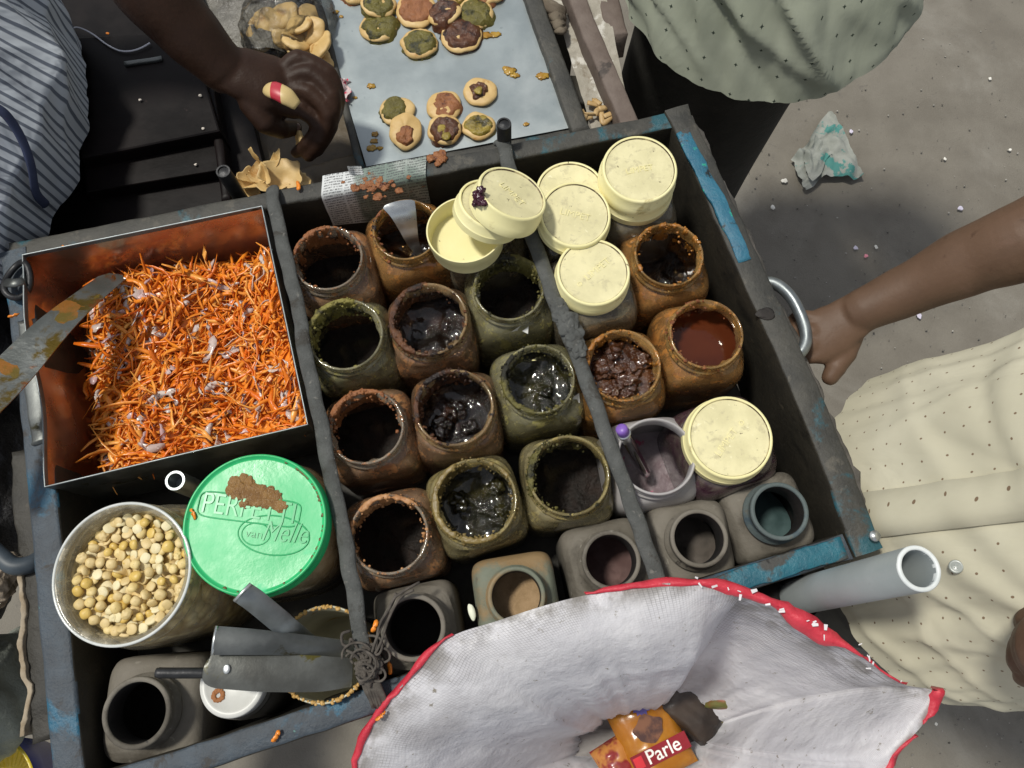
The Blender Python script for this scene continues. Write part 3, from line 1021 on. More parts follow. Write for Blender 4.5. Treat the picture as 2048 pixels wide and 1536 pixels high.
def crumbs(b, n, rr, H, sect, seed, size=(.0006, .0015), inner=True):
    """A granular crust over part of the rim and the inner neck, with loose crumbs."""
    R_ = random.Random(seed)
    na, nb_ = 180, 16
    rows, cvs = [], []
    for i in range(nb_ + 1):
        t = i / nb_
        row, cv = [], []
        for j in range(na):
            a = 2 * math.pi * j / na
            dd = abs((math.degrees(a) - sect[0] + 180) % 360 - 180)
            w_ = math.exp(-(dd / (sect[1] * 1.15)) ** 2)
            cov = w_ * (n / 100) + .9 * fz((math.cos(a) * 2.2, math.sin(a) * 2.2, t * .8), 1.6, seed, 4)
            cov = max(0.0, min(1.0, (cov - .52) * 2.2))
            # the path: outside of lip, over it, down the inside
            if t < .3:
                r, z = rr * (1.012 - .02 * t), H - .005 + .005 * (t / .3)
            elif t < .5:
                r, z = rr * (1.0 - .1 * (t - .3) / .2), H + .0004
            else:
                r, z = rr * (.915 - .012 * (t - .5)), H - .034 * (t - .5) * 2
            q3 = (r * math.cos(a), r * math.sin(a), z)
            g = cov * (.0004 + .0022 * abs(fz(q3, 260, seed, 4)) + .0034 * max(0, nz(q3, 75, seed)) * (1.25 if t >= .5 else .45)) * (1 if t >= .5 else .45)
            sink = -.0016 if cov < .08 else 0
            k = 1 if t < .3 else (-1 if t >= .5 else 0)
            rad_ = r + k * (g + sink)
            zz = z + (g + sink if .25 <= t < .55 else 0)
            row.append(Vector((rad_ * math.cos(a), rad_ * math.sin(a), zz)))
            cv.append(cov > .02)
        rows.append(row)
        cvs.append(cv)
    b.add([p for r_ in rows for p in r_], [(i * na + j, i * na + (j + 1) % na, (i + 1) * na + (j + 1) % na, (i + 1) * na + j) for i in range(nb_) for j in range(na) if cvs[i][j] or cvs[i + 1][j] or cvs[i][(j + 1) % na]])
    for i in range(int(n * 1.2)):
        a = math.radians(R_.gauss(sect[0], sect[1]))
        k = R_.random()
        if k < .35:
            r, z = rr * R_.uniform(.88, .99), H + R_.uniform(-.001, .0012)
        elif k < .8 and inner:
            r, z = rr * R_.uniform(.82, .875), H - R_.uniform(.002, .030)
        else:
            r, z = rr * R_.uniform(1.0, 1.06), H - R_.uniform(.002, .016)
        b.blob((r * math.cos(a), r * math.sin(a), z), R_.uniform(*size) * R_.choice((.7, 1, 1, 1.5)), i + seed, .8, (1, 1, .8), 1, freq=2.4)


def jar(label, px, py, rpx, gm, rm, cm, level=.5, zm=ZR + .015, H=.148, half=.0488, lean=(0, 0), rot=None, res=(60, (130, 60)), lumps=1.0, crumb=None,
        name="chutney_jar", group="open chutney jars", e=5.0, cat="jar", neck=1.0, chunk=0, seed=None, liquid=False):
    seed = seed if seed is not None else int(px * 7 + py)
    R_ = random.Random(seed)
    rot = TROT + R_.uniform(-.12, .12) if rot is None else rot
    loc, q, r = jar_frame(px, py, rpx, zm, H, lean, rot)
    t = thing(name, label, cat, loc, q, group)
    b = MB()
    pr = [(.86 * half, 0, e), (.95 * half, .004, e), (half, .012, e), (half * 1.0, .30 * H, e), (half * .985, .34 * H, e), (half, .38 * H, e), (half, .66 * H, e),
          (half * .985, .73 * H, e * .9), (half * .955, .785 * H, e * .78), (half * .91, .825 * H, e * .62), (max(r * 1.02, half * .86), .852 * H, 2.7), (r * .98, .866 * H, 2.1), (r * .935, .874 * H, 2),
          (r * .935, .884 * H, 2), (r * 1.0, .893 * H, 2), (r * 1.012, .902 * H, 2), (r * .995, .911 * H, 2), (r * .915, .919 * H, 2), (r * .915, .932 * H, 2), (r * .958, .940 * H, 2), (r * .958, .949 * H, 2), (r * .912, .957 * H, 2),
          (r * .915, .974 * H, 2), (r * .952, .982 * H, 2), (r * .952, .993 * H, 2), (r * .935, H, 2), (r * .905, H, 2), (r * .885, .992 * H, 2)]
    no = len(pr)
    inn = [(r * .875, .965 * H, 2), (r * .870, .90 * H, 2), (r * .88, .872 * H, 2.1), (max(r * .90, half * .84), .83 * H, 3.0), (half * .92, .775 * H, e * .7), (half * .955, .62 * H, e), (half * .955, .40 * H, e), (half * .955, .20 * H, e), (half * .93, .03 * H, e)]
    rings = [sring(a, z, ee, 72) for a, z, ee in pr + inn]
    # rough residue swells the inner wall
    for k in range(no, len(rings)):
        for j, p in enumerate(rings[k]):
            s_ = max(0, fz(p, 45, seed, 3)) * .006 * lumps
            d = Vector((p.x, p.y, 0)).normalized()
            rings[k][j] = p - d * s_
    b.loft(rings, True, True, True, mis=[0] * 11 + [2] * (no - 11 + 2) + [1] * (len(inn) - 3))
    b.build("body", [gm, rm if gm is FROST else gm, RIMS.get(gm, gm)], t)
    # contents
    b = MB()
    zl = level * H
    lv = []
    rad = half * .95 if level < .80 else r * .868
    ee = e if level < .78 else 2
    for i in range(15):
        f = 1 - i / 14
        ring = sring(max(rad * f, .0002), zl, 2 + (ee - 2) * f, 56)
        for j, p in enumerate(ring):
            if liquid:
                continue
            ring[j] = p + Vector((0, 0, (fz(p, 42, seed + 3, 4) * .007 + .004 * nz(p, 22, seed)) * lumps))
        lv.append(ring)
    b.loft(lv, True, False, True)
    for i in range(chunk):
        a, d = R_.uniform(0, 6.28), R_.uniform(0, .8) * rad
        b.blob((d * math.cos(a), d * math.sin(a), zl + .004), R_.uniform(.007, .013), i + seed, .6, (1, 1, .8), 3, freq=2.0)
    b.build("contents", cm, t)
    n, sect = res
    if n:
        b = MB()
        crumbs(b, n, r * .955, H, (sect[0] - math.degrees(rot), sect[1]), seed)
        b.build("rim_residue", crumb or rm, t)["kind"] = "stuff"
    return t, r, H


J = jar
J("open jar crusted with orange red chutney, between carrot box and newspaper", 655, 515, 74, G_RED, IN_R, C_BK, .40, res=(70, (120, 70)), crumb=TOPR)
J("open jar with lumpy yellow green chutney on its inner wall, beside the carrot box", 690, 668, 80, G_GRN, IN_Y, C_BK, .38, res=(130, (125, 42)), crumb=IN_Y)
J("open jar thick with brick red crumbs on its far rim, beside the carrot box corner", 731, 853, 81, G_RED, IN_R, C_BK, .35, res=(150, (120, 50)), crumb=TOPR)
J("open jar with pale orange crumbs, right of the green lidded jar", 777, 1068, 84, G_RED, IN_R, C_BK, .33, res=(80, (110, 70)), crumb=mat("orange_crumb", (.36, .16, .06), (.46, .24, .10), 60, 6, rough=.5, bump=.5))
J("open amber rimmed jar holding a steel spoon, under the newspaper", 812, 458, 71, G_AMB, IN_A, C_BR, .45, res=(40, (160, 50)), zm=ZR + .008, crumb=IN_R)
J("open jar of wet dark brown chutney with a sticky red brown rim", 857, 637, 82, G_BRN, IN_B, C_BR, .62, res=(150, (190, 70)), crumb=IN_B)
J("open jar of glistening dark chutney with an orange lump on its far rim", 908, 814, 84, G_BRN, IN_B, C_BR, .66, res=(120, (150, 60)), crumb=IN_B, chunk=5)
J("open olive stained jar of black green chutney, above the bottle of brown powder", 950, 1000, 89, G_OLV, IN_G, C_GR, .60, res=(120, (200, 90)), crumb=mat("olive_crumb", (.15, .105, .03), (.23, .165, .05), 60, 6, rough=.4, bump=.5), chunk=3)
jc1 = J("open jar with dark green paste clinging to its far wall, just below the upturned lid", 1018, 574, 75, G_GRN, IN_G, C_BK, .42, res=(150, (95, 60)), crumb=IN_G)
jc2 = J("open jar of oily dark green chutney beside the torn strap", 1077, 757, 77, G_GRN, IN_G, C_GR, .70, res=(100, (190, 80)), crumb=IN_G, chunk=2)
J("open olive jar crusted along its left rim, left of the translucent white jar", 1138, 950, 86, G_OLV, IN_G, C_BK, .36, res=(110, (170, 50)), crumb=IN_G)
J("open amber jar nearly empty, nearest the right side board's upper half", 1338, 508, 73, G_AMB, IN_A, C_BR, .34, res=(50, (100, 80)), crumb=IN_A, zm=ZR + .012)
J("open amber jar of thin red oil near the crate's D handle", 1413, 667, 78, G_AMB, IN_A, C_OIL, .74, res=(40, (180, 80)), crumb=IN_R, liquid=True)
J("open jar full of chunky brown pickle, right of the torn strap", 1246, 730, 80, G_AMB, IN_A, C_PI, .80, res=(60, (150, 90)), crumb=IN_A, chunk=11)

# torn corners of paper label left under two rims
SCRAPM = mat("torn_label_paper", (.62, .62, .60), (.70, .70, .68), 40, rough=.7)
for (t_, r_, H_), pts3 in ((jc1, [(1022, 664), (1058, 640), (1056, 668), (1040, 660)]), (jc2, [(1098, 826), (1126, 812), (1118, 842), (1110, 834)]), (jc2, [(1138, 800), (1158, 786), (1160, 806), (1148, 804)])):
    b = MB()
    iq = t_.rotation_quaternion.inverted()
    for dz in (0, -.0006):
        q4 = [iq @ (W(x, y, ZR - .004 - .006 * (k > 1) + dz) - t_.location) for k, (x, y) in enumerate(pts3)]
        b.add(q4, [(0, 1, 2, 3) if dz == 0 else (3, 2, 1, 0)])
    b.build("label_scrap", SCRAPM, t_, smooth=False)

# translucent white jar
t, r, H = J("translucent white plastic jar with pink dregs and a dropper in it", 1313, 912, 83, FROST, FROST, mat("pink_dregs", (.12, .075, .085), (.30, .25, .27), 26, 6, .3, .65, .35, bump=.5, layers=(((.36, .05, .12), 34, .60, .66),)),
            .32, name="plastic_jar", group=None, res=(0, (0, 0)), lumps=.15)


def lid_mesh(r, h, rim=.0022, n=64, taper=.97):
    """Hollow press-on lid, top at z = 0, open below."""
    b = MB()
    pr = [(r * 1.012, -h), (r * 1.012, -h * .62), (r * .985, -h * .58), (r * taper, -.0025), (r * taper - .0006, -.0006), (r * taper - .0018, 0), (r * taper - .0032, -.0004), (r * taper - .0040, -.0020), (r * taper - .0062, -.0022)]
    b.loft([sring(a, z, 2, n) for a, z in pr], mis=[0] * 6 + [2] + [1])
    b.loft([sring(a, -.0022 - .0004 * (k == 2), 2, n) for k, a in enumerate([r * taper - .0062, r * .6, r * .3, .0003])], cap1=True, mi=1)
    b.loft([sring(a, z, 2, n) for a, z in [(r * 1.012, -h), (r * .975, -h), (r * .935, -.004), (r * .88, -.0034), (r * .5, -.0034), (.0003, -.0034)]][::-1], cap0=False)
    return b


def lid(label, px, py, z, rpx, h=.024, normal=(0, 0, 1), spin=0.0, txt=None, parent=None, flip=False, tsize=.011, dots=0, group="loose cream lids"):
    p = W(px, py, z)
    r = RM(rpx, px, py, z) / .985
    b = lid_mesh(r, h)
    if flip:
        b.xf(Matrix.Rotation(math.pi, 4, 'X'))
        b.xf(Matrix.Translation((0, 0, -h)))
    if parent is None:
        t = thing("jar_lid", label, "lid", p, tilt_quat(normal), group)
        o = b.build("shell", [CREAM, CREAM if flip else CREAM2, GRIME], t, auto=50)
    else:
        t = b.build("lid", [CREAM, CREAM2, GRIME], parent, auto=50)
        t.location = parent.rotation_quaternion.inverted() @ (p - parent.location)
        t.rotation_mode = 'QUATERNION'
        t.rotation_quaternion = parent.rotation_quaternion.inverted() @ tilt_quat(normal)
    if txt:
        text(t, "embossed_lettering", txt, tsize, CREAM, Matrix.Rotation(spin, 4, 'Z') @ Matrix.Translation((0, 0, -.0021)), .0004, -.0002)
    return t, r


# lidded jars under the cream lids
def lidded(label, px, py, rpx, z, gm, cm, level, lidpx, lrpx, txt=None, spin=0, H=.155, lean=(0, 0), **kw):
    t, r, HH = J(label, px, py, rpx, gm, IN_B, cm, level, zm=z - .006, H=H, name="lidded_jar", group=None, res=(0, (0, 0)), lean=lean, **kw)
    lid(None, *lidpx, z, lrpx, txt=txt, spin=spin, parent=t)
    return t


lidded("purple stained jar closed with a scuffed cream lid, beside the right side board", 1466, 876, 74, ZR + .026, G_PUR, mat("purple_paste", (.03, .012, .02), (.06, .02, .035), 40, rough=.4), .80, (1461, 874), 87, "LIMPET  o", math.radians(52), half=.051)
lidded("dark jar closed with a cream lid with one yellow stain, right of the second strap", 1188, 556, 64, ZR + .034, G_CLR, C_BK, .6, (1187, 543), 75, "o  LIMPET", math.radians(40))
lidded("dark jar in the back right corner under two stacked cream lids", 1276, 372, 64, ZR + .026, G_CLR, C_BK, .6, (1274, 362), 75)
J("uncovered jar half hidden under the pile of tilted lids", 965, 452, 68, G_CLR, IN_B, C_BK, .5, zm=ZR + .0, H=.135, res=(20, (0, 90)))
J("dark jar hidden below the two overlapping flat lids", 1128, 425, 66, G_CLR, IN_B, C_BK, .5, zm=ZR + .004, H=.14, res=(10, (0, 90)))
lid("clean cream lid lying on top of another in the back right corner", 1280, 337, ZR + .050, 77, .026, (.02, -.02, 1), .2, "LIMPET", tsize=.010)
lid("scuffed cream lid lying flat, mostly covered by a second one", 1141, 378, ZR + .026, 70, .024, (-.02, .10, 1), .1, "LIMPET", tsize=.010)
lid("scuffed cream lid leaning on a flat one, its word half worn off", 1151, 428, ZR + .040, 73, .022, (.05, -.06, 1), math.radians(-14), "LIMPET", tsize=.011)
lid("cream lid turned upside down, showing its hollow yellowed inside", 930, 458, ZR + .040, 76, .027, (-.05, .10, 1), flip=True)
lid("cream lid with a brown spot wedged tilted under the topmost tilted lid", 985, 408, ZR + .062, 71, .020, (.34, .30, 1))
tl, r_ = lid("tilted cream lid with dark purple smear, topmost of the tilted pile", 1026, 385, ZR + .082, 74, .026, (.40, .32, 1), math.radians(-42), "LIMPET", tsize=.011)
b = MB()
for i in range(14):
    a = math.radians(205 + rnd.gauss(0, 7))
    b.blob((r_ * 1.0 * math.cos(a), r_ * 1.0 * math.sin(a), -.006 + rnd.gauss(0, .004)), rnd.uniform(.003, .0055), i, .6, (1, 1, .8), 2, freq=2)
b.build("purple_smear", mat("dark_purple_jam", (.035, .010, .016), (.06, .015, .03), rough=.2), tl)

# spoon in the amber jar, dropper in the white jar
t = thing("spoon", "flat steel spoon standing in the amber jar under the newspaper", "spoon", W(815, 470, ZR - .03))
b = MB()
rows = []
cp = spl([W(795, 402, ZR + .035), W(806, 425, ZR + .028), W(816, 455, ZR + .010), W(826, 485, ZR - .012), W(840, 510, ZR - .06)], 6)
for i, p in enumerate(cp):
    t_ = i / (len(cp) - 1)
    wd = .0135 * (1 - t_) ** 1.3 + .0045
    if i == 0:
        wd *= .8
    rows.append([p + Vector((wd * k, wd * .25 * k, -.0035 * (k * k) * (1 - t_))) for k in (-1, -.6, -.2, .2, .6, 1)])
b.grid(rows)
b.grid([[p - Vector((0, 0, .0014)) for p in r][::-1] for r in rows])
b.build("handle", STEELB, t, world=True)
t = thing("dropper", "clear dropper with a purple cap leaning in the white jar", "dropper", W(1290, 930, ZR - .03))
a, e_ = W(1243, 858, ZR + .035), W(1302, 965, ZR - .075)
d = (e_ - a).normalized()
b = MB()
b.tube([a - d * .002, a, a + d * .008, a + d * .0085], [.0050, .0062, .0062, .005], 16)
b.build("cap", mat("purple_cap", (.20, .10, .42), rough=.4), t, world=True)
b = MB()
b.tube([a + d * .0085, a + d * .011], [.0072, .0072], 16)
b.build("collar", STEELB, t, world=True)
b = MB()
b.tube([a + d * .011, a + d * .014, a + d * .095, a + d * .115], [.0055, .0062, .0062, .002], 14)
b.build("barrel", glass("dropper_glass", (.9, .92, .88), (.5, .5, .45), .7, .9, 16, .06, .85), t, world=True)

# ------------------------------------------------------------------ dusty square bottles


def bottle(label, px, py, rpx, m, zm=ZR + .012, H=.138, half=.043, rot=None, lean=(0, 0), fill=None, neckm=None, level=.70, e=6.5, nh=.22):
    seed = int(px + py)
    R_ = random.Random(seed)
    rot = TROT + R_.uniform(-.08, .08) if rot is None else rot
    loc, q, r = jar_frame(px, py, rpx, zm, H, lean, rot)
    t = thing("square_bottle", label, "bottle", loc, q, "dusty square bottles")
    zs = H * (1 - nh)
    b = MB()
    pr = [(.9 * half, 0, e), (half, .006, e), (half, zs - .030, e), (half * .99, zs - .018, e), (half * .965, zs - .009, e * .8), (half * .88, zs - .0035, 4.2), (r * 1.30, zs - .0005, 2.6), (r * 1.08, zs + .0015, 2), (r * 1.02, zs + .004, 2)]
    rings = [sring(a, z, ee, 64) for a, z, ee in pr]
    for k in (4, 5, 6):
        for j, p in enumerate(rings[k]):
            rings[k][j] = p + Vector((0, 0, fz(p, 22, seed, 2) * .0025))
    b.loft(rings, True, True, False)
    b.build("body", m, t)
    b = MB()
    pr = [(r * 1.02, zs + .002), (r * 1.02, zs + .006), (r * 1.12, zs + .008), (r * 1.12, zs + .011), (r * 1.0, zs + .013), (r * 1.0, H - .006), (r * 1.04, H - .005), (r * 1.04, H - .0012), (r * 1.01, H), (r * .90, H), (r * .88, H - .002),
          (r * .86, zs), (half * .75, zs - .02), (half * .92, zs - .04), (half * .92, .005)]
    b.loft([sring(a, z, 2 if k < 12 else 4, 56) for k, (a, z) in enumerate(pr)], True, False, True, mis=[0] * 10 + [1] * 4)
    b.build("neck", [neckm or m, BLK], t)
    if fill:
        b = MB()
        rr = half * .9 if level < .7 else r * .9
        lv = []
        for i in range(12):
            f = 1 - i / 11
            ring = sring(max(rr * f, .0002), level * H, 2, 44)
            for j, p in enumerate(ring):
                ring[j] = p + Vector((0, 0, .010 * nz(p, 26, seed) + .002 * fz(p, 90, seed)))
            lv.append(ring)
        b.loft(lv, True, False, True)
        b.build("contents", fill, t)
    return t


bottle("dusty grey square bottle beside the frayed knot, half under the sack", 826, 1255, 63, BOTT)
bt = bottle("greenish square bottle filled with brown spice powder", 1033, 1192, 56, BOTG, fill=POWD, level=.66, nh=.17)
bottle("dusty grey square bottle between brown powder bottle and second strap", 1223, 1120, 57, BOTT, fill=mat("pinkish_dregs", (.10, .055, .05), (.17, .10, .09), 40, rough=.8), level=.42)
bottle("dusty grey square bottle right of the strap with an orange shred inside", 1399, 1076, 56, BOTT, fill=mat("grey_dregs", (.07, .06, .05), (.12, .10, .085), 40, rough=.8), level=.35)
bottle("dusty square bottle with a bluish neck in the crate's front right corner", 1560, 1022, 56, BOTT, neckm=BOTB, fill=mat("blue_green_dregs", (.03, .06, .06), (.05, .09, .09), 40, rough=.8), level=.40)
bottle("dark mouthed grey bottle in the crate's front left corner", 272, 1426, 66, BOTT, zm=ZR + .01, half=.050, rot=.05)
# spice dust spilt on the green bottle's shoulder, a pumpkin seed and shreds
b = MB()
p = W(944, 1225, ZR - .012)
b.blob(p, .0085, 3, .15, (.42, 1.0, .25), 3)
b.xf(Matrix.Translation(p) @ Matrix.Rotation(.3, 4, 'Z') @ Matrix.Translation(-p))
solo(b, "pumpkin_seed", mat("white_seed", (.62, .64, .52), rough=.5), "white flat seed on the green bottle's shoulder by the sack hem", "seed")

# ------------------------------------------------------------------ jar of split chickpeas
zc = ZR + .045
px, py = 243, 1146
loc, q, r = jar_frame(px, py, 141, zc, .19, (-.05, -.02), .3)
cj = thing("chickpea_jar", "wide clear jar open and full of yellow split chickpeas", "jar", loc, q)
H = .19
b = MB()
half = r * 1.04
pr = [(.88 * half, 0, 3), (half, .010, 3), (half, .60 * H, 3), (half * .99, .70 * H, 2.6), (r * 1.0, .79 * H, 2), (r * .985, .82 * H, 2), (r * .985, .86 * H, 2), (r * 1.02, .875 * H, 2), (r * 1.02, .885 * H, 2), (r * .975, .90 * H, 2), (r * .975, .925 * H, 2), (r * .955, .95 * H, 2), (r * .965, .985 * H, 2), (r * 1.0, .99 * H, 2), (r * 1.0, .996 * H, 2),
      (r * .97, H, 2), (r * .93, .998 * H, 2), (r * .90, .985 * H, 2), (r * .885, .95 * H, 2), (r * .87, .93 * H, 2), (r * .87, .84 * H, 2)]
b.loft([sring(a, z, e, 80) for a, z, e in pr], True, True, False)
b.build("body", G_CHA, cj)
b = MB()
b.tube([Vector((r * .985 * math.cos(a), r * .985 * math.sin(a), H * .997)) for a in [2 * math.pi * k / 90 for k in range(91)]], .0015, 8, cap=False)
b.build("rim", mat("bright_clear_rim", (.55, .57, .55), (.66, .68, .66), rough=.15, layers=(((.3, .3, .27), 60, .6, .7),)), cj)
PEAS = [mat("split_chickpea", (.66, .50, .20), (.76, .60, .28), 60, 4, rough=.55, bump=.2), mat("pale_chickpea", (.72, .62, .36), (.80, .71, .46), 60, 4, rough=.6), mat("golden_chickpea", (.62, .42, .10), (.70, .50, .15), 60, 4, rough=.45), mat("tan_chickpea", (.62, .47, .21), (.72, .56, .28), 60, 4, rough=.55)]
b = MB()
lev = H * .90
ri = r * .862
b.loft([sring(half * .965, .012, 3, 48), sring(half * .965, .5 * H, 3, 48), sring(half * .95, .66 * H, 2.6, 48), sring(r * .955, .77 * H, 2, 48), sring(ri * .995, .81 * H, 2, 48), sring(ri * .995, lev - .004, 2, 48), sring(ri * .5, lev - .006, 2, 48), sring(.001, lev - .004, 2, 48)], True, True, True)
BED = Mt("packed_chickpeas")
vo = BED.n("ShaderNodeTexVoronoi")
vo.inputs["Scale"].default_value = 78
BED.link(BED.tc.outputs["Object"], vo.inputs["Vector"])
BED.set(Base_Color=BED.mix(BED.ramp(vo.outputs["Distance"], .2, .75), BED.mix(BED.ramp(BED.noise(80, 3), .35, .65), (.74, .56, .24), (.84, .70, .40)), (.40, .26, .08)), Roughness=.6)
iv = BED.math('SUBTRACT', 1.0, vo.outputs["Distance"])
BED.bump(iv, 1.0, .006)
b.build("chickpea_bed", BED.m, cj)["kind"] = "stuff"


def pea(kind):
    b = MB()
    if kind < 3:
        R0 = .0050
        rr = [(R0 * .90, .0, 0), (R0, .0006, 0), (R0 * .98, .0018, 0), (R0 * .84, .0031, 0), (R0 * .5, .0040, 0), (.0002, .0043, 0)]
        rings = [sring(a, z, 2.1 + .2 * kind, 20) for a, z, _ in rr]
        for q_ in rings:
            for j, p in enumerate(q_):
                q_[j] = p * (1 + .10 * nz(p, 160, kind * 5))
        b.loft([[p * .0 + Vector((0, 0, .0003)) for p in rings[0]]] + rings)
    else:
        b.blob((0, 0, .003), .0052, 4 + kind, .22, (1, .9, .7), 3, freq=1.6)
    return b


protos = []
for k in range(4):
    o = pea(k).build("split_chickpea", PEAS[0])
    protos.append(o.data)
    bpy.data.objects.remove(o)
variants = []
for k in range(4):
    for m in PEAS:
        me = protos[k].copy()
        me.materials.clear()
        me.materials.append(m)
        variants.append(me)
Q0 = q.to_matrix()
cnt = 0
pts = []
R_ = random.Random(11)
for layer in range(2):
    tries = 0
    while tries < 5000:
        tries += 1
        a, d = R_.uniform(0, 6.283), ri * .95 * math.sqrt(R_.random())
        x, y = d * math.cos(a), d * math.sin(a)
        if all((x - u) ** 2 + (y - v_) ** 2 > (.0076 if layer == 0 else .0093) ** 2 for u, v_, l in pts if l == layer):
            pts.append((x, y, layer))
for x, y, layer in pts:
    up_ = R_.random() < .5
    o = bpy.data.objects.new("split_chickpea", (R_.choice([v_ for k_, v_ in enumerate(variants[:12]) if (k_ % 4 == 1) == up_ or k_ % 4 == 3]) if R_.random() < .92 else R_.choice(variants[12:])))
    COL.objects.link(o)
    z = lev - .003 + layer * .0050 + .004 * nz((x, y, 0), 30)
    o.location = loc + Q0 @ Vector((x, y, z))
    flat = R_.random()
    tilt = R_.gauss(0, .28) if flat < .85 else R_.uniform(0, 3.1)
    o.rotation_euler = (math.pi * up_ + tilt, R_.gauss(0, .28), R_.uniform(0, 6.28))
    s_ = R_.uniform(.86, 1.14)
    o.scale = (s_, s_ * R_.uniform(.88, 1.05), s_)
    tag(o, "split chickpea lying loose among many in the wide clear jar", "chickpea", "split chickpeas in the clear jar")

# ------------------------------------------------------------------ jar with the green lid
zg = ZR + .045
loc, q, r = jar_frame(510, 1047, 132, zg, .195, (.05, .0), .2)
gj = thing("round_jar", "big round jar under a glossy green lid blotched with brown chutney", "jar", loc, q)
H = .195
b = MB()
half = r * 1.06
pr = [(.88 * half, 0, 3.0), (half, .010, 3.0), (half, .68 * H, 3.0), (half * .97, .78 * H, 2.6), (r * .98, .86 * H, 2), (r * .93, .89 * H, 2), (r * .93, .985 * H, 2)]
b.loft([sring(a, z, e, 72) for a, z, e in pr], True, True, True)
b.build("body", glass("clouded_beige_jar", (.90, .84, .68), (.60, .48, .28), .38, .66, 12, .14, .55, (.48, .35, .17)), gj)
b = MB()
b.loft([sring(half * .95, .012, 3, 40), sring(half * .95, .55 * H, 3, 40), sring(.001, .58 * H, 3, 40)], True, True, True)
b.build("contents", C_YEL, gj)
lr = RM(144, 510, 1047, zg)
b = MB()
pr = [(lr * 1.0, -.024), (lr * 1.005, -.021), (lr * .985, -.020), (lr * .985, -.004), (lr * .98, -.0012), (lr * .965, 0), (lr * .945, -.0006), (lr * .932, -.0028), (lr * .90, -.0030), (lr * .6, -.0026), (lr * .3, -.0024), (.0003, -.0024)]
b.loft([sring(a, z, 2, 96) for a, z in pr], True, False, True)
gl_ = b.build("lid", GREENL, gj)
gl_.location = (0, 0, H + .001)
GDK = mat("embossed_green", (.018, .37, .125), (.025, .43, .15), 30, rough=.3)


def lp(x, y):
    """Lid-plane coordinates (lid-local) of a pixel of the photograph."""
    p = W(x, y, zg)
    v = gj.rotation_quaternion.inverted() @ (p - loc)
    return Vector((v.x, v.y, -.0022))


lx = (lp(592, 1030) - lp(410, 1008))
ang = math.atan2(lx.y, lx.x)
text(gl_, "embossed_lettering", "PERFETTI", .0285, GDK, Matrix.Translation(lp(498, 1018)) @ Matrix.Rotation(ang, 4, 'Z') @ Matrix.Diagonal((.80, 1, 1, 1)), .0008, -.0002)
text(gl_, "embossed_lettering", "van", .0125, GDK, Matrix.Translation(lp(508, 1068)) @ Matrix.Rotation(ang, 4, 'Z'), .0006, -.0003)
text(gl_, "embossed_lettering", "Melle", .028, GDK, Matrix.Translation(lp(568, 1066)) @ Matrix.Rotation(ang + .05, 4, 'Z') @ Matrix.Diagonal((.72, 1, 1, 1)), .0008, -.0003, .35)
b = MB()


def outline(b, pts, r_=.0007):
    b.tube(pts + [pts[0]], r_, 6, cap=False)


cc = lp(498, 1018)
ux = Vector((math.cos(ang), math.sin(ang), 0))
uy = Vector((-math.sin(ang), math.cos(ang), 0))
outline(b, [cc + ux * x_ * .049 + uy * y_ * .0125 for x_, y_ in [((abs(math.cos(t)) ** .25) * math.copysign(1, math.cos(t)), (abs(math.sin(t)) ** .4) * math.copysign(1, math.sin(t))) for t in [2 * math.pi * k / 60 for k in range(60)]]])
cc = lp(546, 1070)
outline(b, [cc + ux * .034 * math.cos(t) + uy * .0185 * math.sin(t) for t in [2 * math.pi * k / 60 for k in range(60)]])
cc = lp(511, 1068)
outline(b, [cc + ux * .0135 * math.cos(t) + uy * .0105 * math.sin(t) for t in [2 * math.pi * k / 40 for k in range(40)]], .0006)
b.build("embossed_outline", GDK, gl_)
b = MB()
R_ = random.Random(4)
for i in range(70):
    t_ = R_.random()
    c = spl([(478, 968, 0), (490, 985, 0), (520, 985, 0), (538, 1000, 0), (532, 1018, 0)], 6)
    k = min(int(t_ * 20), len(c) - 1)
    x, y = c[k].x + R_.gauss(0, 9), c[k].y + R_.gauss(0, 8)
    p = lp(x, y)
    b.blob(p, R_.uniform(.004, .0062), i, .4, (1, 1, .24), 3, freq=2)
b.build("chutney_blotch", mat("brown_wet_chutney", (.20, .10, .028), (.29, .16, .05), 80, 6, rough=.2, bump=.8, bscale=300, bdist=.003), gl_)
b = MB()
for i in range(40):
    a = R_.choice([R_.gauss(.7, .25), R_.gauss(-.3, .3), R_.uniform(0, 6.28)])
    b.blob((lr * R_.uniform(.925, .95) * math.cos(a), lr * R_.uniform(.925, .95) * math.sin(a), -.0026), R_.uniform(.0008, .0022), i, .6, (1, 1, .5), 1, freq=2)
b.build("rim_grime", mat("lid_rim_grime", (.12, .09, .03), rough=.6), gl_)

# ------------------------------------------------------------------ tin of spatulas and the white capped shaker
TIN = mat("yellowed_tin", (.42, .40, .30), (.50, .48, .37), 22, 6, rough=.4, metal=.25, layers=(((.36, .22, .06), 26, .60, .70),))
loc, q, r = jar_frame(648, 1308, 92, ZR + .01, .135, (.05, .06), 0)
tn = thing("spatula_tin", "round cream tin with an orange crusted rim holding the spatulas", "tin", loc, q)
H = .135
b = MB()
b.loft([sring(a, z, 2, 64) for a, z in [(r * .98, 0), (r, .003), (r, H - .002), (r * 1.02, H - .001), (r * 1.02, H + .0008), (r * .99, H + .0012), (r * .97, H), (r * .96, .004), (.001, .004)]], True, True, True)
b.build("can", TIN, tn)
b = MB()
for i in range(150):
    a = R_.uniform(0, 6.28)
    b.blob((r * R_.uniform(.96, 1.02) * math.cos(a), r * R_.uniform(.96, 1.02) * math.sin(a), H + .0008), R_.uniform(.0010, .0022), i, .6, (1, 1, .7), 1, freq=2)
b.build("rim_residue", mat("orange_rim_crust", (.42, .24, .06), (.52, .32, .10), 70, rough=.5), tn)


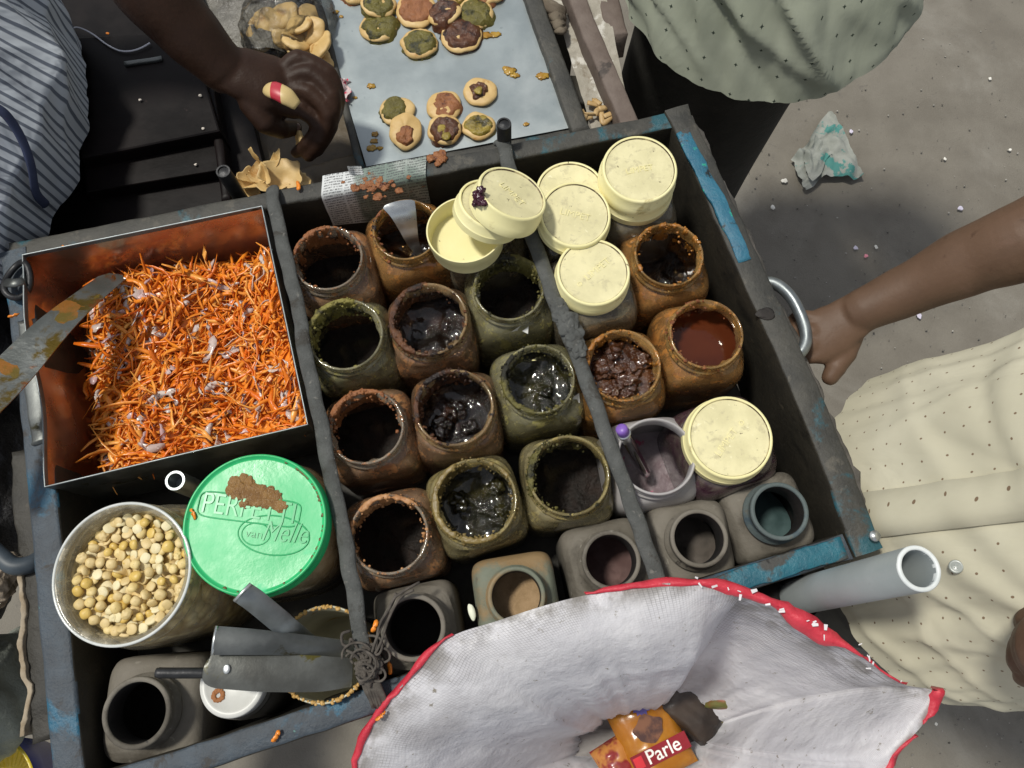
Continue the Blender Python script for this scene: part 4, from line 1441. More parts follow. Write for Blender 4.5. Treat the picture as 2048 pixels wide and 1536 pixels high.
def spatula(label, pxs, widths, m, seed, th=.0016, curl=True):
    t = thing("spatula", label, "spatula", W(*pxs[0]), group="spatulas in the tin")
    b = MB()
    c = spl([W(*p) for p in pxs], 8)
    n = len(c)
    rows = []
    for i, p in enumerate(c):
        s_ = i / (n - 1) * (len(widths) - 1)
        k = min(int(s_), len(widths) - 2)
        wd = widths[k] + (widths[k + 1] - widths[k]) * (s_ - k)
        d = (c[min(i + 1, n - 1)] - c[max(i - 1, 0)]).normalized()
        sd = Vector((-d.y, d.x, 0)).normalized()
        up = sd.cross(d)
        if up.z < 0:
            up = -up
        rows.append([p + sd * wd * k_ / 2 + up * (-.0032 * k_ * k_) for k_ in (-1, -.8, -.4, 0, .4, .8, 1)])
    b.grid(rows)
    b.grid([[p - Vector((0, 0, th)) for p in r_][::-1] for r_ in rows])
    # closed edge
    for k_ in (0, -1):
        b.grid([[r_[k_] for r_ in rows], [r_[k_] - Vector((0, 0, th)) for r_ in rows]])
    b.grid([rows[0], [p - Vector((0, 0, th)) for p in rows[0]]])
    b.build("blade", m, t, world=True, auto=35)
    if curl:
        b = MB()
        a, e_ = rows[0][0], rows[0][-1]
        b.tube([a, a.lerp(e_, .5) + Vector((0, 0, .001)), e_], .0017, 8)
        b.build("rolled_end", STEELB, t, world=True)
    return t, rows


spatula("plain steel spatula with its rolled end resting on the green lid's jar", [(487, 1188, ZR + .085), (510, 1205, ZR + .075), (560, 1246, ZR + .045), (592, 1268, ZR + .025), (640, 1300, ZR - .03)], [.020, .021, .0215, .018, .012], ALU, 1)  # lighter metal colour stands for lamplight reflected off this steel blade
spatula("straight dark steel spatula pointing left above the riveted one", [(429, 1281, ZR + .06), (500, 1284, ZR + .05), (600, 1290, ZR + .03), (690, 1298, ZR + .0), (740, 1300, ZR - .03)], [.025, .023, .019, .016, .014], STEELD, 2)
t, rows = spatula("broad riveted spatula smeared with chutney and fitted with a rod handle", [(408, 1334, ZR + .05), (416, 1336, ZR + .0495), (440, 1338, ZR + .047), (530, 1345, ZR + .038), (640, 1348, ZR + .022), (705, 1345, ZR + .008)], [.012, .027, .034, .034, .032, .026], mat("smeared_spatula_steel", (.10, .10, .09), (.17, .175, .16), 24, 6, .3, .7, .4, metal=.6, bump=.2, layers=(((.105, .09, .02), 24, .56, .64, .6),)), 3, curl=False)
b = MB()
p = W(453, 1338, ZR + .047)
b.blob(p, .0032, 1, .05, (1.0, 1.3, .35), 3)
b.build("rivet", STEELB, t, world=True)
b = MB()
b.tube(spl([W(312, 1345, ZR + .047), W(330, 1346, ZR + .046), W(400, 1346, ZR + .041), W(440, 1346, ZR + .036)], 5), [.0042] * 2 + [.0048] * 14, 12)
b.build("rod_handle", IRON, t, world=True)

loc, q, r = jar_frame(464, 1366, 66, ZR - .005, .12, (-.02, .06), 0)
sh = thing("capped_shaker", "white capped round shaker half under the riveted spatula", "shaker", loc, q)
b = MB()
H = .12
b.loft([sring(a, z, 2, 56) for a, z in [(r * 1.05, 0), (r * 1.1, .003), (r * 1.1, .085), (r * 1.0, .09), (r * 1.0, .094), (r * 1.06, .096), (r * 1.06, .102), (r * .98, .104), (r * .98, .11)]], True, True, True)
b.build("body", mat("dull_shaker_body", (.20, .19, .17), (.28, .27, .25), 20, rough=.4, metal=.4), sh)
b = MB()
b.loft([sring(a, z, 2, 56) for a, z in [(r * 1.0, .106), (r * 1.0, H - .002), (r * .97, H), (r * .8, H + .0004), (r * .76, H - .0016), (.001, H - .0016)]], True, False, True)
wc = b.build("cap", mat("white_cap", (.58, .58, .55), (.66, .66, .63), 30, rough=.4, layers=(((.30, .12, .03), 24, .68, .72),)), sh)
b = MB()
p = W(436, 1391, ZR - .005)
v = q.inverted() @ (p - loc)
for a in range(12):
    b.blob((v.x + .0045 * math.cos(a * .52), v.y + .0045 * math.sin(a * .52), H - .001), .0022, a, .5, (1, 1, .4), 2)
b.build("rust_stain", mat("rust_brown", (.26, .10, .03), rough=.7), wc)
# ------------------------------------------------------------------ steel box of grated carrot
BX = [(45, 510), (525, 412), (617, 850), (90, 975)]
zb = ZR + .016
DB = .125
root = thing("steel_box", "square sheet steel box full of grated carrot", "box", W(320, 690, zb - DB))
q = [W(x, y, zb) for x, y in BX]
cen = sum(q, Vector()) / 4


def boxring(inset, dz, n=14, wob=0.0):
    out = []
    for i in range(4):
        a, b_ = q[i], q[(i + 1) % 4]
        for k in range(n):
            t = k / n
            p = a.lerp(b_, t)
            if wob and i == 3:
                p = p + Vector((.006 * math.sin(t * 6.3) * math.sin(t * 3.14), 0, 0))
            d = Vector((cen.x - p.x, cen.y - p.y, 0))
            out.append(p + d.normalized() * inset + Vector((0, 0, dz)))
    return out


BOXI = mat("orange_stain_reflect_steel", (.46, .28, .18), (.54, .37, .26), 9, 6, .3, .7, .16, .34, metal=.8, bump=.06, layers=(((.27, .13, .06), 5, .48, .66), ((.55, .22, .05), 60, .70, .73)))  # orange is residue stain plus the carrots' reflection put into the colour
b = MB()
b.loft([boxring(.003, -DB, wob=1), boxring(.002, -DB * .5, wob=1), boxring(0, 0, wob=1), boxring(.0012, .0004, wob=1), boxring(.003, -.003, wob=1), boxring(.004, -DB * .5, wob=1), boxring(.006, -DB + .002, wob=1)], True, True, True, mis=[0, 0, 0, 0, 1, 1])
b.build("walls", [STEELD, BOXI], root, world=True, auto=40)
b = MB()
rp = boxring(.0006, .0006, wob=1)
b.tube(rp + [rp[0]], .0010, 8, cap=False)
b.build("rolled_rim", ALU, root, world=True)
b = MB()
p = W(36, 560, ZR + .012)
b.tube([p + Vector((.015 * math.cos(a) * .9, .021 * math.sin(a), .003 * math.sin(2 * a))) for a in [2 * math.pi * k / 40 for k in range(41)]], .0036, 9, cap=False)
b.build("ring_handle", IRON, root, world=True)
b = MB()
b.tube([W(12, 566, ZR + .016), W(30, 566, ZR + .020), W(48, 562, ZR + .016)], .0055, 10, flat=.5)
b.build("ring_clip", STEELD, root, world=True)
b = MB()
plank(b, [W(52, 640, ZR + .006), W(62, 760, ZR + .006), W(80, 885, ZR + .006)], .020, .05, 61, .001)
b.build("side_strap", STEELD, root, world=True)

# the carrot: a heap of curled shreds, onion among it
zbase = zb - DB


def bxp(u, v, z):
    """u left..right, v back..front across the box."""
    k = .0075
    p = (q[0].lerp(q[1], u)).lerp(q[3].lerp(q[2], u), v)
    p.z = z
    return p


def heap(u, v):
    e_ = min(1, u / .22) if u < .22 else 1.0
    f = min(1, v / .20) if v < .20 else 1.0
    return zbase + .018 + .052 * (e_ * e_ * (3 - 2 * e_)) * (.35 + .65 * f * f * (3 - 2 * f)) + .026 * nz((u * 3.0, v * 3.0, 1.7)) + .009 * nz((u * 8, v * 8, 4.7)) + .030 * u * v * v


b = MB()
rows = [[bxp(.02 + .96 * i / 40, .02 + .96 * j / 40, heap(i / 40, j / 40) - .0025) for i in range(41)] for j in range(41)]
b.grid(rows[::-1])
R_ = random.Random(3)


def shred(b, c, ln, wd, th, a, tilt, curl, R_):
    pts = []
    n = 8
    d = Vector((math.cos(a), math.sin(a), tilt))
    sd = Vector((-math.sin(a), math.cos(a), 0))
    bow = R_.uniform(-.1, .5)
    for k in range(n):
        t = k / (n - 1) - .5
        pts.append(c + d * ln * t + sd * curl * ln * (t * t - .08) + Vector((0, 0, -bow * ln * (t * t - .1))))
    tw = R_.uniform(0, 3.1)
    rings = []
    for k, p in enumerate(pts):
        f = 1.0 if 0 < k < n - 1 else .5
        t2 = tw + k * R_.uniform(-.2, .2)
        nv = Vector((0, 0, 1))
        e1 = (sd * math.cos(t2) + nv * math.sin(t2)) * wd * f
        e2 = (-sd * math.sin(t2) + nv * math.cos(t2)) * th * f
        rings.append([p + e1 + e2, p - e1 + e2, p - e1 - e2, p + e1 - e2])
    b.loft(rings, True, True, True)


for i in range(1750):
    u, v = R_.uniform(.03, .965), R_.uniform(.04, .96)
    if u < .14 and R_.random() < .82:
        continue
    if v < .10 and R_.random() < .5:
        continue
    z = heap(u, v) + R_.uniform(-.006, .007)
    c = bxp(u, v, z)
    ln = R_.choice([R_.uniform(.012, .026), R_.uniform(.020, .045), R_.uniform(.035, .075)])
    lim = .25 * min(u, 1 - u, v, 1 - v)
    aa = R_.gauss(1.0, 1.1)
    if ln * .62 > lim:
        ln = max(.010, min(ln, lim * 1.5)) if R_.random() < .4 else ln
        aa = (-.1 if min(v, 1 - v) < min(u, 1 - u) else 1.45) + R_.gauss(0, .12)
        if lim < .006:
            continue
        if ln * .5 > .25 * (min(u, 1 - u) if abs(aa) < .6 else min(v, 1 - v)):
            continue
    shred(b, c, ln, R_.choice((R_.uniform(.0012, .0022), R_.uniform(.0016, .0036))), R_.uniform(.0003, .0007), aa, R_.gauss(0, .36), R_.gauss(0, 1.15) * min(1, lim / .02), R_)
for i in range(26):
    u, v = R_.choice([(R_.uniform(.02, .2), R_.uniform(.05, .95)), (R_.uniform(.1, .9), R_.uniform(.02, .10))])
    shred(b, bxp(u, v, heap(u, v) + .003), R_.uniform(.012, .03), .0015, .0008, R_.uniform(0, 3.1), R_.gauss(0, .2), R_.uniform(-.6, .6), R_)
o = solo(b, "grated_carrot", CARR, "heap of bright orange grated carrot filling the steel box", "grated carrot", kind='stuff')
b = MB()
for i in range(150):
    u, v = R_.uniform(.10, .95), R_.uniform(.06, .95)
    c = bxp(u, v, heap(u, v) + R_.uniform(.0, .008))
    ln = R_.uniform(.010, .036)
    shred(b, c, ln, R_.uniform(.0016, .0058), .0003, R_.uniform(0, 3.1), R_.gauss(0, .35), R_.uniform(-1.0, 1.0), R_)
solo(b, "sliced_onion", ONION, "pale slivers of sliced onion mixed through the grated carrot", "onion", kind='stuff')
# shreds stuck to the walls and scattered on the rails
loose = [(250, 495, zb - .03, 40), (180, 552, zb - .02, 20), (90, 600, zb - .05, 60), (300, 485, zb - .02, 100), (108, 1168, 0, 0)]
spots = [(597, 372, ZR + .004, 100, "orange carrot shred on the back rail beside the first strap"), (28, 632, ZR + .012, 20, "carrot shred on the left rail beside the carrot box"),
         (133, 497, ZR + .004, 150, "carrot shred on the back rail behind the carrot box"), (553, 1472, ZR + .004, 60, "small yellow orange flake on the blue front rail"),
         (387, 1028, ZR + .046, 120, "thin carrot shred lying across the green lid's edge"), (762, 1432, ZR + .012, 40, "orange flake on the frayed rope end over the front rail"),
         (750, 1252, ZR + .03, 70, "orange shred caught in the frayed knot"), (1248, 1245, ZR + .03, 5, "orange shred lying on the white sack near its top edge"),
         (1060, 1320, ZR - .005, 80, "wider brown orange flake on the white sack"), (1033, 1327, ZR - .005, 20, "small orange flake beside the wider one on the sack"),
         (780, 1336, ZR + .0, 100, "carrot shred between the knot and the dusty bottle"), (865, 538, ZR - .03, 110, "green yellow shred stuck on the amber jar's shoulder")]
for x, y, z, a, l in spots:
    b = MB()
    shred(b, Vector((0, 0, .001)), .012, .0022, .0008, math.radians(a), 0, .3, R_)
    o = b.build("carrot_shred", CARR)
    o.location = W(x, y, z)
    tag(o, l, "carrot shred", "loose carrot shreds")

# long sauce-smeared blade lying over the box
t = thing("palette_knife", "long flat knife smeared with green and orange chutney over the carrots", "knife", W(100, 660, zb))
b = MB()
c = spl([W(-60, 815, zb + .075), W(20, 745, zb + .055), W(120, 640, zb + .03), W(232, 548, zb - .035)], 10)
rows, n = [], len(c)
for i, p in enumerate(c):
    tt = i / (n - 1)
    wd = .0265 * (1 - .45 * tt)
    if i == n - 1:
        wd *= .55
    d = (c[min(i + 1, n - 1)] - c[max(i - 1, 0)]).normalized()
    sd = Vector((-d.y, d.x, 0)).normalized()
    rows.append([p + sd * wd * k for k in (-1, -.5, 0, .5, 1)])
b.grid(rows)
b.grid([[p - Vector((0, 0, .0012)) for p in r_][::-1] for r_ in rows])
for k_ in (0, -1):
    b.grid([[r_[k_] for r_ in rows], [r_[k_] - Vector((0, 0, .0012)) for r_ in rows]])
b.build("blade", STEELS, t, world=True, auto=30)
b = MB()
b.tube([W(-52, 808, zb + .073), W(-80, 833, zb + .079), W(-190, 930, zb + .106), W(-205, 943, zb + .109)], [.008, .011, .012, .009], 14, flat=.7)
b.build("handle", BROWNW, t, world=True)
b = MB()
srows = []
for i, rw in enumerate(rows):
    tt = i / (n - 1)
    sr_ = []
    for k in range(9):
        f = k / 8
        p = rw[0].lerp(rw[4], f)
        h = .0016 * max(0, fz(p, 40, 6, 4) + .10 + .25 * tt - abs(f - .5) * .5) - .0006
        sr_.append(p + Vector((0, 0, h)))
    srows.append(sr_)
b.grid(srows)
b.build("sauce", mat("green_brown_sauce", (.12, .085, .012), (.25, .10, .015), 40, 5, .4, .6, .2, bump=.5), t, world=True)

# ------------------------------------------------------------------ puris on the steel tray


def puri(px, py, rpx, top, seed, label, squash=(1, 1), rot=0.0, tilt=(0, 0), z=ZS, toff=(0, 0), tr=.82, group="puris spread with chutney on the steel tray"):
    R_ = random.Random(seed)
    r = RM(rpx * (1.03 if top else 1.0), px, py, z)
    tr = min(1.08, tr * (1.30 if seed <= 10 else 1.12))
    loc = W(px, py, z)
    t = thing("topped_puri" if top else "plain_puri", label, "puri", loc, tilt_quat((tilt[0], tilt[1], 1), rot), group)
    b = MB()
    rings = []
    for f, z_ in [(0, .0005), (.6, 0), (.92, .0012), (1.0, .0035), (.97, .0055), (.85, .0072), (.6, .0082), (.3, .0086), (.01, .0086)]:
        ring = sring(max(r * f, .0002), z_, 2, 40)
        for j, p in enumerate(ring):
            k = 1 + .13 * nz((math.cos(j * .157) * 1.5, math.sin(j * .157) * 1.5, seed)) 
            ring[j] = Vector((p.x * k * squash[0], p.y * k * squash[1], p.z + .003 * fz(p, 45, seed, 3) * (1 if z_ > .003 else .3)))
        rings.append(ring)
    b.loft(rings, True, True, True)
    b.build("crust", PURI, t)
    if top:
        b = MB()
        rings = []
        for i in range(13):
            f = 1 - i / 12
            ring = []
            for j in range(48):
                a = 2 * math.pi * j / 48
                edge = tr * (1 + .38 * nz((math.cos(a) * 1.3, math.sin(a) * 1.3, seed * 1.7)) + .16 * nz((math.cos(a) * 4, math.sin(a) * 4, seed)))
                x, y = r * edge * f * math.cos(a) * squash[0] + toff[0] * r, r * edge * f * math.sin(a) * squash[1] + toff[1] * r
                rr = math.hypot(x / squash[0], y / squash[1]) / r
                zt = .0078 - .006 * max(0, rr - .72) / .3 + (.0030 * min(1, (1 - f) * 4) + .0025 * fz((x, y, seed), 90, seed, 3) * min(1, (1 - f) * 3) - (.0025 if i == 0 else 0))
                ring.append(Vector((x, y, zt)))
            rings.append(ring)
        b.loft(rings, True, False, True)
        b.build("topping", top, t)
    return t


puri(758, 57, 37, TOPG, 1, "puri fully spread with green chutney, second down the tray's left column", tr=.9)
puri(757, 14, 34, TOPG, 2, "green topped puri at the picture's top above another green one", tr=.9, tilt=(.15, .1), z=ZS + .006)
puri(833, 26, 40, TOPR, 3, "puri with thick orange red chutney near the tray's top", tr=.85, toff=(0, .18))
puri(888, 30, 34, TOPB, 4, "puri with shiny dark brown chutney touching the orange red one", tr=.85, tilt=(-.2, .1), z=ZS + .004)
puri(950, 32, 36, TOPG, 5, "puri with dark green chutney at the tray's upper right", tr=.93)
puri(840, 92, 38, TOPG, 6, "puri heaped with glistening dark green chutney in the tray's middle", tr=.98, squash=(1, .85))
puri(923, 76, 40, TOPB, 7, "puri with dark brown red chutney and bare lower edge", tr=.88, toff=(-.02, .22), rot=-.3)
puri(905, -14, 30, TOPY, 8, "yellowish topped puri cut by the picture's top edge")
puri(975, -12, 34, TOPR, 9, "red topped puri cut by the picture's top edge", tr=.9)
puri(712, -14, 30, TOPR, 10, "dark red topped puri at the picture's top left of the tray", tr=.9)
puri(795, 226, 34, TOPG, 11, "puri with a thin green smear partly under a folded puri", tr=.75, toff=(-.25, .1))
puri(811, 264, 35, TOPR, 12, "cone shaped folded puri with red brown chutney at its mouth", squash=(.9, 1.08), tilt=(.1, -.15), z=ZS + .005, tr=.55, toff=(0, -.38))
puri(889, 216, 35, TOPR, 13, "puri with crumbly brick red chutney above the shiny yellow one", tr=.78, toff=(.12, -.05))
puri(890, 262, 33, TOPB, 14, "puri with shiny brown ring and yellow middle near the tray's front", tr=.85, tilt=(0, -.1), toff=(0, -.1), z=ZS + .004)
puri(957, 256, 33, TOPY, 15, "puri with chunky olive brown chutney next to the black bolt", tr=.8, toff=(0, -.08), squash=(1, .9))
puri(961, 187, 33, TOPB, 16, "small puri with a curl of dark chutney, alone on the tray's right", tr=.5, toff=(-.05, -.05))
# yellow dabs inside two of them
b = MB()
for i, (x, y) in enumerate([(884, 258), (893, 272), (957, 181)]):
    b.blob(W(x, y, ZS + .014), .006, i, .4, (1, 1, .4), 2)
solo(b, "yellow_dabs", TOPY, "yellow dabs of sauce in the middle of shiny brown puris", "sauce", kind='stuff')

# heap of broken puris and the bag of puris at the vendor's hand
def shard(px, py, rpx, z, tilt, spin, seed, label, cut=1.0):
    """A thin curved flake of fried crust with a broken edge."""
    R_ = random.Random(seed)
    r = RM(rpx, px, py, z)
    b = MB()
    n_, m_ = 36, 9
    def ring(f, dz):
        out = []
        for j in range(n_):
            a = 2 * math.pi * j / n_
            e_ = (1 + .30 * nz((math.cos(a) * 2, math.sin(a) * 2, seed * 2.3)) + .14 * nz((math.cos(a) * 6, math.sin(a) * 6, seed)))
            x, y = r * f * e_ * math.cos(a), r * f * e_ * math.sin(a) * .78
            x = min(x, r * cut * (.8 + .3 * nz((y * 90, seed, 0))))
            out.append(Vector((x, y, .55 * (x * x + .3 * y * y) / r + .0035 * nz((x, y, seed), 60, seed) + dz)))
        return out
    top = [ring(1 - i / m_ if i < m_ else .01, .0011) for i in range(m_ + 1)]
    bot = [ring(1 - i / m_ if i < m_ else .01, 0) for i in range(m_ + 1)]
    b.loft(bot[::-1] + top, True, True, True)
    o = b.build("broken_puri", PURI)
    o.location = W(px, py, z)
    o.rotation_mode = 'QUATERNION'
    o.rotation_quaternion = tilt_quat((tilt[0], tilt[1], 1), spin)
    tag(o, label, "puri", "broken puris by the crate")


for i, (x, y, rp_, z, tl, l, ct) in enumerate([(566, 352, 44, ZC + .045, (.15, -.3), "large thin puri flake standing in the heap nearest the crate", 1.0), (520, 364, 36, ZC + .035, (-.5, .3), "thin broken puri at the heap's left end by the bolt", .6),
                                       (508, 340, 30, ZC + .045, (.8, -.4), "small puri shard on top of the broken heap", .3), (545, 335, 34, ZC + .040, (-.6, .5), "curled puri flake at the back of the broken heap", .5),
                                       (600, 368, 28, ZC + .035, (.2, .6), "little puri chip at the heap's right end by the rail", .4), (500, 380, 34, ZC + .030, (.3, -.4), "flat puri chip touching the back rail left of the strap", .7),
                                       (512, 316, 26, ZC + .055, (1.3, .9), "thin upright puri splinter pointing from the heap", .1), (538, 374, 34, ZC + .040, (.4, .5), "jagged puri flake at the heap's front against the rail", .5),
                                       (530, 350, 26, ZC + .055, (-.7, -.6), "upturned puri flake in the middle of the broken heap", .2), (492, 362, 24, ZC + .040, (.9, .2), "narrow puri splinter at the heap's far left", .1)]):
    shard(x, y, rp_, z, tl, i * 1.25, 40 + i, l, ct)
for i, (x, y, z) in enumerate([(575, 85, ZC + .03), (615, 95, ZC + .04), (640, 125, ZC + .03), (600, 110, ZC + .03), (640, 140, ZC + .03), (550, 70, ZC + .02), (620, 40, ZC + .02), (655, 120, ZC + .015), (590, 85, ZC + .05), (540, 45, ZC + .03), (570, 35, ZC + .03), (520, 70, ZC + .02), (600, 55, ZC + .055), (625, 65, ZC + .05), (645, 95, ZC + .05), (655, 165, ZC + .02)]):
    puri(x, y, 33, None, 60 + i, "amber fried puri inside the clear plastic bag at the tray's left edge", squash=(1, .85), rot=i, tilt=(rnd.uniform(-.6, .6), rnd.uniform(-.6, .6)), z=z, group="puris in the plastic bag")
b = MB()
c = W(585, 70, ZC + .01)
R3 = RM(105, 585, 70, ZC)
vs, fs = ICO[4]
b.add([c + Vector((p.x * R3 * .95, p.y * R3 * .95, max(-.008, p.z * .075))) * 1.0 + p * .010 * fz(p, 2.6, 3) for p in vs], fs)
BAG = Mt("clear_plastic_film")
tr = BAG.n("ShaderNodeBsdfTransparent")
tr.inputs[0].default_value = (.92, .92, .9, 1)
gl = BAG.n("ShaderNodeBsdfGlossy")
gl.inputs["Roughness"].default_value = .14
lw = BAG.n("ShaderNodeFresnel")
lw.inputs[0].default_value = 1.5
bp = BAG.n("ShaderNodeBump")
bp.inputs["Strength"].default_value = .9
bp.inputs["Distance"].default_value = .01
BAG.link(BAG.noise(28, 6, .6, dist=1.2), bp.inputs["Height"])
BAG.link(bp.outputs[0], gl.inputs["Normal"])
BAG.link(bp.outputs[0], lw.inputs["Normal"])
ms = BAG.n("ShaderNodeMixShader")
BAG.link(lw.outputs[0], ms.inputs[0])
BAG.link(tr.outputs[0], ms.inputs[1])
BAG.link(gl.outputs[0], ms.inputs[2])
BAG.link(ms.outputs[0], BAG.o.inputs[0])
solo(b, "plastic_bag", BAG.m, "clear plastic bag of fried puris beside the steel tray", "bag")
b = MB()
for i in range(5):
    b.grid([[W(672 + 26 * u + 6 * math.sin(v * 9 + i), 160 + 40 * v + 4 * math.sin(u * 8), ZC + .02 + .004 * i + .006 * math.sin(u * 7 + v * 5 + i)) for u in [k / 6 for k in range(7)]] for v in [k / 6 for k in range(7)]])
solo(b, "snack_wrapper", mat("red_white_wrapper", (.55, .05, .10), (.62, .50, .50), 40, 4, .48, .54, .35), "small red and white wrapper at the steel tray's left edge", "wrapper")
b = MB()
rows = []
c = W(505, 45, ZC + .02)
for i in range(15):
    row = []
    for k in range(15):
        p = W(405 + 190 * k / 14, -60 + 170 * i / 14, ZC + .012)
        p.z += .022 * abs(fz(p, 14, 4)) + .02 * math.exp(-((k - 7) ** 2 + (i - 7) ** 2) / 30)
        row.append(p)
    rows.append(row)
b.grid(rows[::-1])
solo(b, "crumpled_bag", mat("grey_brown_plastic", (.085, .078, .066), (.20, .19, .165), 14, 6, .35, .7, .3, bump=.8, bscale=40, bdist=.008), "crumpled grey brown plastic bag behind the vendor's hand", "bag")
# ------------------------------------------------------------------ white woven sack before the crate
SACK = Mt("woven_white_sack")
uvs = SACK.tc.outputs["UV"]


def wave(axis, sc_):
    x = SACK.n("ShaderNodeTexWave", wave_type='BANDS', bands_direction=axis)
    x.inputs["Scale"].default_value = sc_
    x.inputs["Distortion"].default_value = .6
    x.inputs["Detail"].default_value = 1
    SACK.link(uvs, x.inputs["Vector"])
    return x.outputs["Fac"]


wx, wy = wave('X', 44), wave('Y', 22)
wv = SACK.math('MULTIPLY', wx, wy)
spx = SACK.n("ShaderNodeSeparateXYZ")
SACK.link(uvs, spx.inputs[0])
edge = SACK.ramp(spx.outputs[1], .0, .16, 1, 0)
loosew = SACK.math('MULTIPLY', SACK.math('MAXIMUM', SACK.ramp(wx, .12, .0), SACK.ramp(wy, .12, .0)), SACK.math('MULTIPLY', SACK.ramp(SACK.noise(14, 4), .36, .54), SACK.ramp(spx.outputs[1], .0, .40, .60, .03)))
colr = SACK.mix(SACK.ramp(SACK.noise(16, 7, dist=.4), .3, .7), (.70, .69, .73), (.80, .79, .82))
colr = SACK.mix(SACK.math('MULTIPLY', edge, SACK.ramp(SACK.noise(40, 6), .35, .6)), colr, (.30, .28, .26))
colr = SACK.mix(SACK.math('MULTIPLY', SACK.ramp(SACK.noise(7, 6, .6), .52, .72), .55), colr, (.38, .36, .37))
colr = SACK.mix(SACK.ramp(SACK.noise(90, 6, .7), .62, .70), colr, (.30, .27, .22))
colr = SACK.mix(loosew, colr, (.10, .09, .085))
SACK.set(Base_Color=colr, Roughness=.42)
nb = SACK.bump(wv, .10, .001)
nb = SACK.bump(SACK.noise(15, 5, .55), .55, .014, prev=nb)
nb = SACK.bump(SACK.noise(8, 3, .5, dist=.4, ridged=True), .9, .012, prev=nb)
SACK.bump(SACK.noise(48, 6, .6, dist=.3), .35, .004, prev=nb)
tl_ = SACK.n("ShaderNodeBsdfTranslucent")
SACK.link(colr, tl_.inputs[0])
mxs = SACK.n("ShaderNodeMixShader")
mxs.inputs[0].default_value = .22
SACK.link(SACK.b.outputs[0], mxs.inputs[1])
SACK.link(tl_.outputs[0], mxs.inputs[2])
SACK.link(mxs.outputs[0], SACK.o.inputs[0])

rim = [(700, 1620, .86), (716, 1505, .885), (760, 1425, .905), (826, 1345, .925), (892, 1278, .94), (1000, 1240, .945), (1100, 1208, .95), (1190, 1187, .95), (1340, 1166, .95), (1450, 1176, .945), (1560, 1212, .94),
       (1640, 1262, .935), (1720, 1310, .93), (1800, 1366, .925), (1868, 1384, .92), (1852, 1440, .915), (1800, 1500, .91), (1760, 1560, .90), (1640, 1700, .89), (1300, 1800, .88), (900, 1760, .87), (740, 1690, .86)]
rp = [W(*p) for p in rim]
rp = spl(rp + [rp[0]], 6)
n = len(rp)
bc_ = W(1310, 1500, .57)
rows = []
NR = 30
for i in range(NR + 1):
    t = i / NR
    row = []
    for j in range(n):
        a = 2 * math.pi * j / (n - 1)
        p = rp[j]
        # the bottom: an oval puddle about the packets
        d = Vector((p.x - bc_.x, p.y - bc_.y, 0))
        bt_ = bc_ + Vector((d.x * .30, d.y * .22, 0))
        s_ = t
        bk = max(0, min(1, d.normalized().y * 1.6 + .35))
        jj = j / 6
        st = max(0, min(1, (jj - 8.6) / .9)) * max(0, min(1, (14.4 - jj) / .8))
        hz = t ** ((1.15 + 1.65 * bk) * (1 - st) + .62 * st)
        q_ = Vector((p.x + (bt_.x - p.x) * s_, p.y + (bt_.y - p.y) * s_, p.z + (bt_.z - p.z) * hz))
        bul = math.sin(math.pi * min(1, t * 1.1)) * .006
        dn = d.normalized()
        amp = min(1, t * 2.2) * (1 - .3 * t) * (1 - .35 * bk)
        fold = .018 * nz((math.cos(a) * 2.6, math.sin(a) * 2.6, t * .9), 1.6, 2) + .007 * fz((math.cos(a) * 4, math.sin(a) * 4, t * 2.6), 2.2, 8) + .006 * nz((math.cos(a) * 9, math.sin(a) * 9, t * .8), 1.2, 3)
        pl = .020 * math.exp(-((jj - 8.7) / .45) ** 2) - .014 * math.exp(-((jj - 3.2) / .6) ** 2) + .016 * math.exp(-((jj - 14.3) / .4) ** 2)
        q_ = q_ + dn * (bul + fold * amp + pl * min(1, t * 5) * (1 - .5 * t)) + Vector((0, 0, fold * amp * .5))
        row.append(q_)
    rows.append(row)
sk = thing("woven_sack", "open white woven sack with a torn red hem leaning on the crate's front", "sack", Vector((bc_.x, bc_.y, .66)))
b = MB()
b.grid(rows, v0=0, v1=1, u0=0, u1=2.6)
b.build("sack_body", SACK.m, sk, world=True)
b = MB()
b.add(rows[-1][:-1] + [sum(rows[-1][:-1], Vector()) / (n - 1) - Vector((0, 0, .02))], [(k, (k + 1) % (n - 1), n - 1) for k in range(n - 1)])
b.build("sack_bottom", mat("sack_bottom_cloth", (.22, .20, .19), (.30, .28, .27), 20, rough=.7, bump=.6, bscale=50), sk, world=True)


def hem(i0, i1, w0, w1, name, out=.0025):
    b = MB()
    rr = []
    for j in range(i0, i1 + 1):
        k = j % (n - 1)
        t = (j - i0) / (i1 - i0)
        p = rp[k]
        d = Vector((p.x - bc_.x, p.y - bc_.y, 0)).normalized()
        wd = (w0 + (w1 - w0) * t) * min(1, 6 * t + .25, 6 * (1 - t) + .25) * (1 + .55 * nz(p, 38, 5) + .2 * nz(p, 110, 2))
        jt = Vector((.002 * nz(p, 70, 8), .002 * nz(p, 70, 3), .0030 * fz(p, 60, 2)))
        rr.append([p - d * wd * .55 - Vector((0, 0, wd * .5)) + d * .004 + jt, p - d * wd * .2 + Vector((0, 0, .0022)) + jt, p + d * wd * .12 + Vector((0, 0, .003)) + jt * 2, p + d * wd * .38 - Vector((0, 0, .002)) + jt, p + d * wd * .42 - Vector((0, 0, wd * .9))])
    b.grid(rr)
    b.build(name, RED, sk, world=True)


hem(1, 25, .013, .012, "red_hem")
hem(41, 72, .010, .020, "red_hem")
hem(72, 79, .007, .004, "red_hem")
hem(83, 91, .022, .022, "red_hem")
hem(93, 112, .018, .016, "red_hem")
